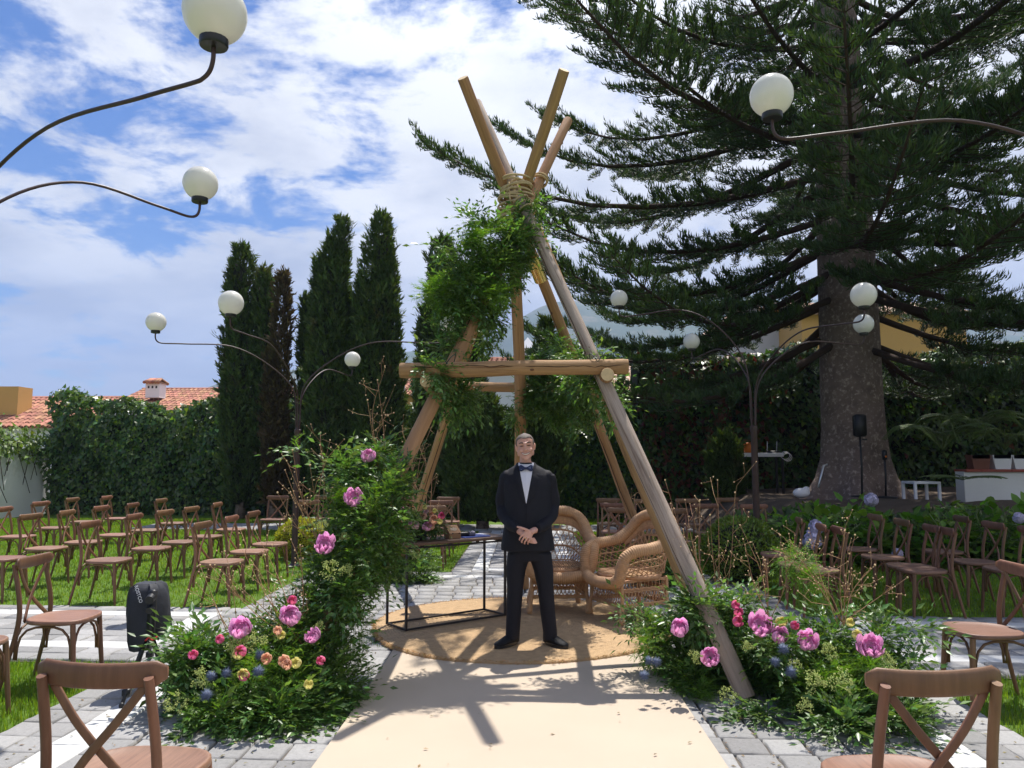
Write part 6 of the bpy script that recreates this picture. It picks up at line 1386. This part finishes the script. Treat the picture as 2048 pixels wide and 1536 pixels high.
Yq = 18.2; zz_ = zt(906, Yq); slab_table('equipment_table', X(1482, Yq), X(1560, Yq), Yq, .5, zz_, BEDZ-.05, .09, .05, 'white-topped equipment table in the dark left of the pine trunk', MT['whitep'], MT['black'])
o_ = thing('equipment_case', (X(1497, Yq), Yq-.1, zz_), 'orange plastic case standing on the equipment table', 'case'); MB().box((X(1497, Yq), Yq-.1, zz_+.12), (.23, .16, .235), None, .015).build('case_body', MT['orange'], o_); MB().box((X(1497, Yq)+.02, Yq-.185, zz_+.21), (.07, .012, .02), None, .004).build('latch', MT['dark'], o_, smooth=False)
o_ = thing('wireless_router', (X(1543, Yq), Yq-.1, zz_), 'black wireless router with two upright aerials on the equipment table', 'router'); MB().box((X(1543, Yq), Yq-.1, zz_+.025), (.26, .16, .045), None, .01).build('router_body', MT['black'], o_)
for a_ in (1533, 1552): MB().tube([(X(a_, Yq), Yq-.05, zz_+.04), (X(a_, Yq)+.01, Yq-.05, zz_+.27)], .008, 6).build('aerial', MT['whitep'], o_)
mb_ = MB(); rg2 = np.random.default_rng(3)
for k_ in range(3): c_ = V(X(1563, Yq)+k_*.03, Yq-.25, zz_-.06-.02*k_); mb_.tube([c_+V(.10*math.cos(t), .01*k_, .09*math.sin(t)) for t in np.linspace(0, 6.283, 15)[:-1]], .006, 5, closed=True)
tag(mb_.build('cable_coil', MT['whitep']), 'loop of pale cable hanging from the equipment table corner', 'cable')
def stand(px, py_top, py_base, Y, label, spk):
    zb = zt(py_base, Y); zt2 = zt(py_top, Y); x = X(px, Y); root = thing('speaker_stand', (x, Y, zb), label, 'stand'); MB().tube([(x, Y, zb-.05), (x+.02, Y, (zb+zt2)/2), (x+.01, Y, zt2)], .02, 8).build('pole', MT['black'], root); MB().lathe([(.2, 0), (.2, .02), (.03, .04)], (x, Y, zb-.03), 14).build('base', MT['black'], root)
    if spk: MB().box((x+.0, Y-.03, zt2+.20), (.19, .17, .42), None, .03).build('speaker', MT['black'], root); MB().box((x+.07, Y-.05, zt2-.06), (.09, .03, .03)).build('clamp', MT['black'], root, smooth=False)
    else: MB().box((x, Y-.03, zt2-.05), (.07, .07, .2), None, .02).build('head', MT['black'], root); MB().ball((x+.005, Y-.075, zt2-.08), .018, 8, 6).build('status_light', MT['orange'], root)
stand(1720, 873, 990, 14.6, 'slim black loudspeaker on a pole in front of the pine trunk', True); stand(1767, 905, 992, 14.8, 'thin black stand right of the loudspeaker by the pine trunk', False)
slab_table('side_table', X(1812, 14.6), X(1864, 14.6), 14.6, .5, zt(962, 14.6), BEDZ-.25, .045, .045, 'little white side table on the soil right of the pine trunk', MT['whitep'])
Yp = 14.9; zl = zt(943, Yp); pw = thing('planter_wall', (X(1990, Yp), Yp, .5), 'low white wall with red tiled ledge at the right edge', 'wall'); x0_, x1_ = X(1925, Yp), X(2200, Yp)
MB().box(((x0_+x1_)/2, Yp+.15, (zl+.4)/2), (x1_-x0_, .3, zl-.4)).build('wall', MT['whitewall'], pw, smooth=False)
for i_ in range(9): xx_ = x0_+(x1_-x0_)*(i_+.5)/9; MB().box((xx_, Yp+.13, zl+.02), ((x1_-x0_)/9-.008, .42, .05), None, .006).build('ledge_tile', MT['redtile'], pw, smooth=False)
for a_, m_, nm_, lb_ in ((1962, 'rustbox', 'planter_box', 'rust red planter box on the tiled ledge'), (2005, 'whitep', 'planter_box', 'white tapered planter box on the tiled ledge'), (2045, 'whitep', 'planter_box', 'second white planter box on the ledge, cut by the right edge')):
    x_ = X(a_, Yp); o_ = thing(nm_, (x_, Yp+.12, zl+.046), lb_, 'planter', 'planter boxes on the ledge'); MB().loft([[(x_+sx*w_, Yp+.12+sy*.11, zl+.046+z_) for sx, sy in ((-1, -1), (1, -1), (1, 1), (-1, 1))] for w_, z_ in ((.14, 0), (.185, .27), (.165, .27), (.16, .2))]).build('box_body', MT[m_], o_, smooth=False); MB().box((x_, Yp+.12, zl+.046+.2), (.3, .19, .02)).build('soil', MT['soil'], o_, smooth=False)
o_ = MB().tube([at(1637, 975, 15.3), at(1647, 932, 15.5), at(1655, 929, 15.5)], .022, 6).build('metal_bar', MT['silver']); tag(o_, 'grey metal bar leaning against the left foot of the pine trunk', 'bar')
b_ = at(1603, 992, 15.4); mb_ = MB(); mb_.ball(b_+V(0, 0, .06), (.17, .12, .10), 14, 10); mb_.ball(b_+V(.1, 0, .13), (.07, .06, .06), 10, 8); tag(remesh(mb_, 'white_bag', MT['whitep'], None, .012, 2), 'white cloth bundle lying on the soil left of the pine trunk', 'bundle')

# ================================================================== FALLEN LEAVES ON THE PAVING
def litter():
    rng = np.random.default_rng(31); n = 1500; x = rng.uniform(-2.9, 2.7, n); y = 3.9+8*rng.random(n)**1.6; on = (np.abs(x+.04) < 1.05) & (y < 6.2); rug = np.hypot(x+.06, y-7.25) < 1.4
    keep = (~rug) & (~on | (rng.random(n) < .12)); x, y = x[keep], y[keep]; on = on[keep]; n = len(x); z = np.where(on, .049, .034)
    a = rng.uniform(0, 6.28, n); d = np.stack([np.cos(a), np.sin(a), rng.normal(0, .1, n)], 1); M = frames(d, up=(0, 0, 1), rng=rng)*rng.uniform(.012, .034, n)[:, None, None]; M[:, :, 0] *= 1.2
    v, f = inst(LEAFQ[0], LEAFQ[1], np.stack([x, y, z], 1), M); k = len(f)//2
    tag(np_obj('fallen_leaves', v, f, mat('dry_leaf', (.16, .12, .05), .8, .3, 3, island=.5), None, 'stuff'), 'scattered dry leaves and bits on the paving', 'leaves')
litter()
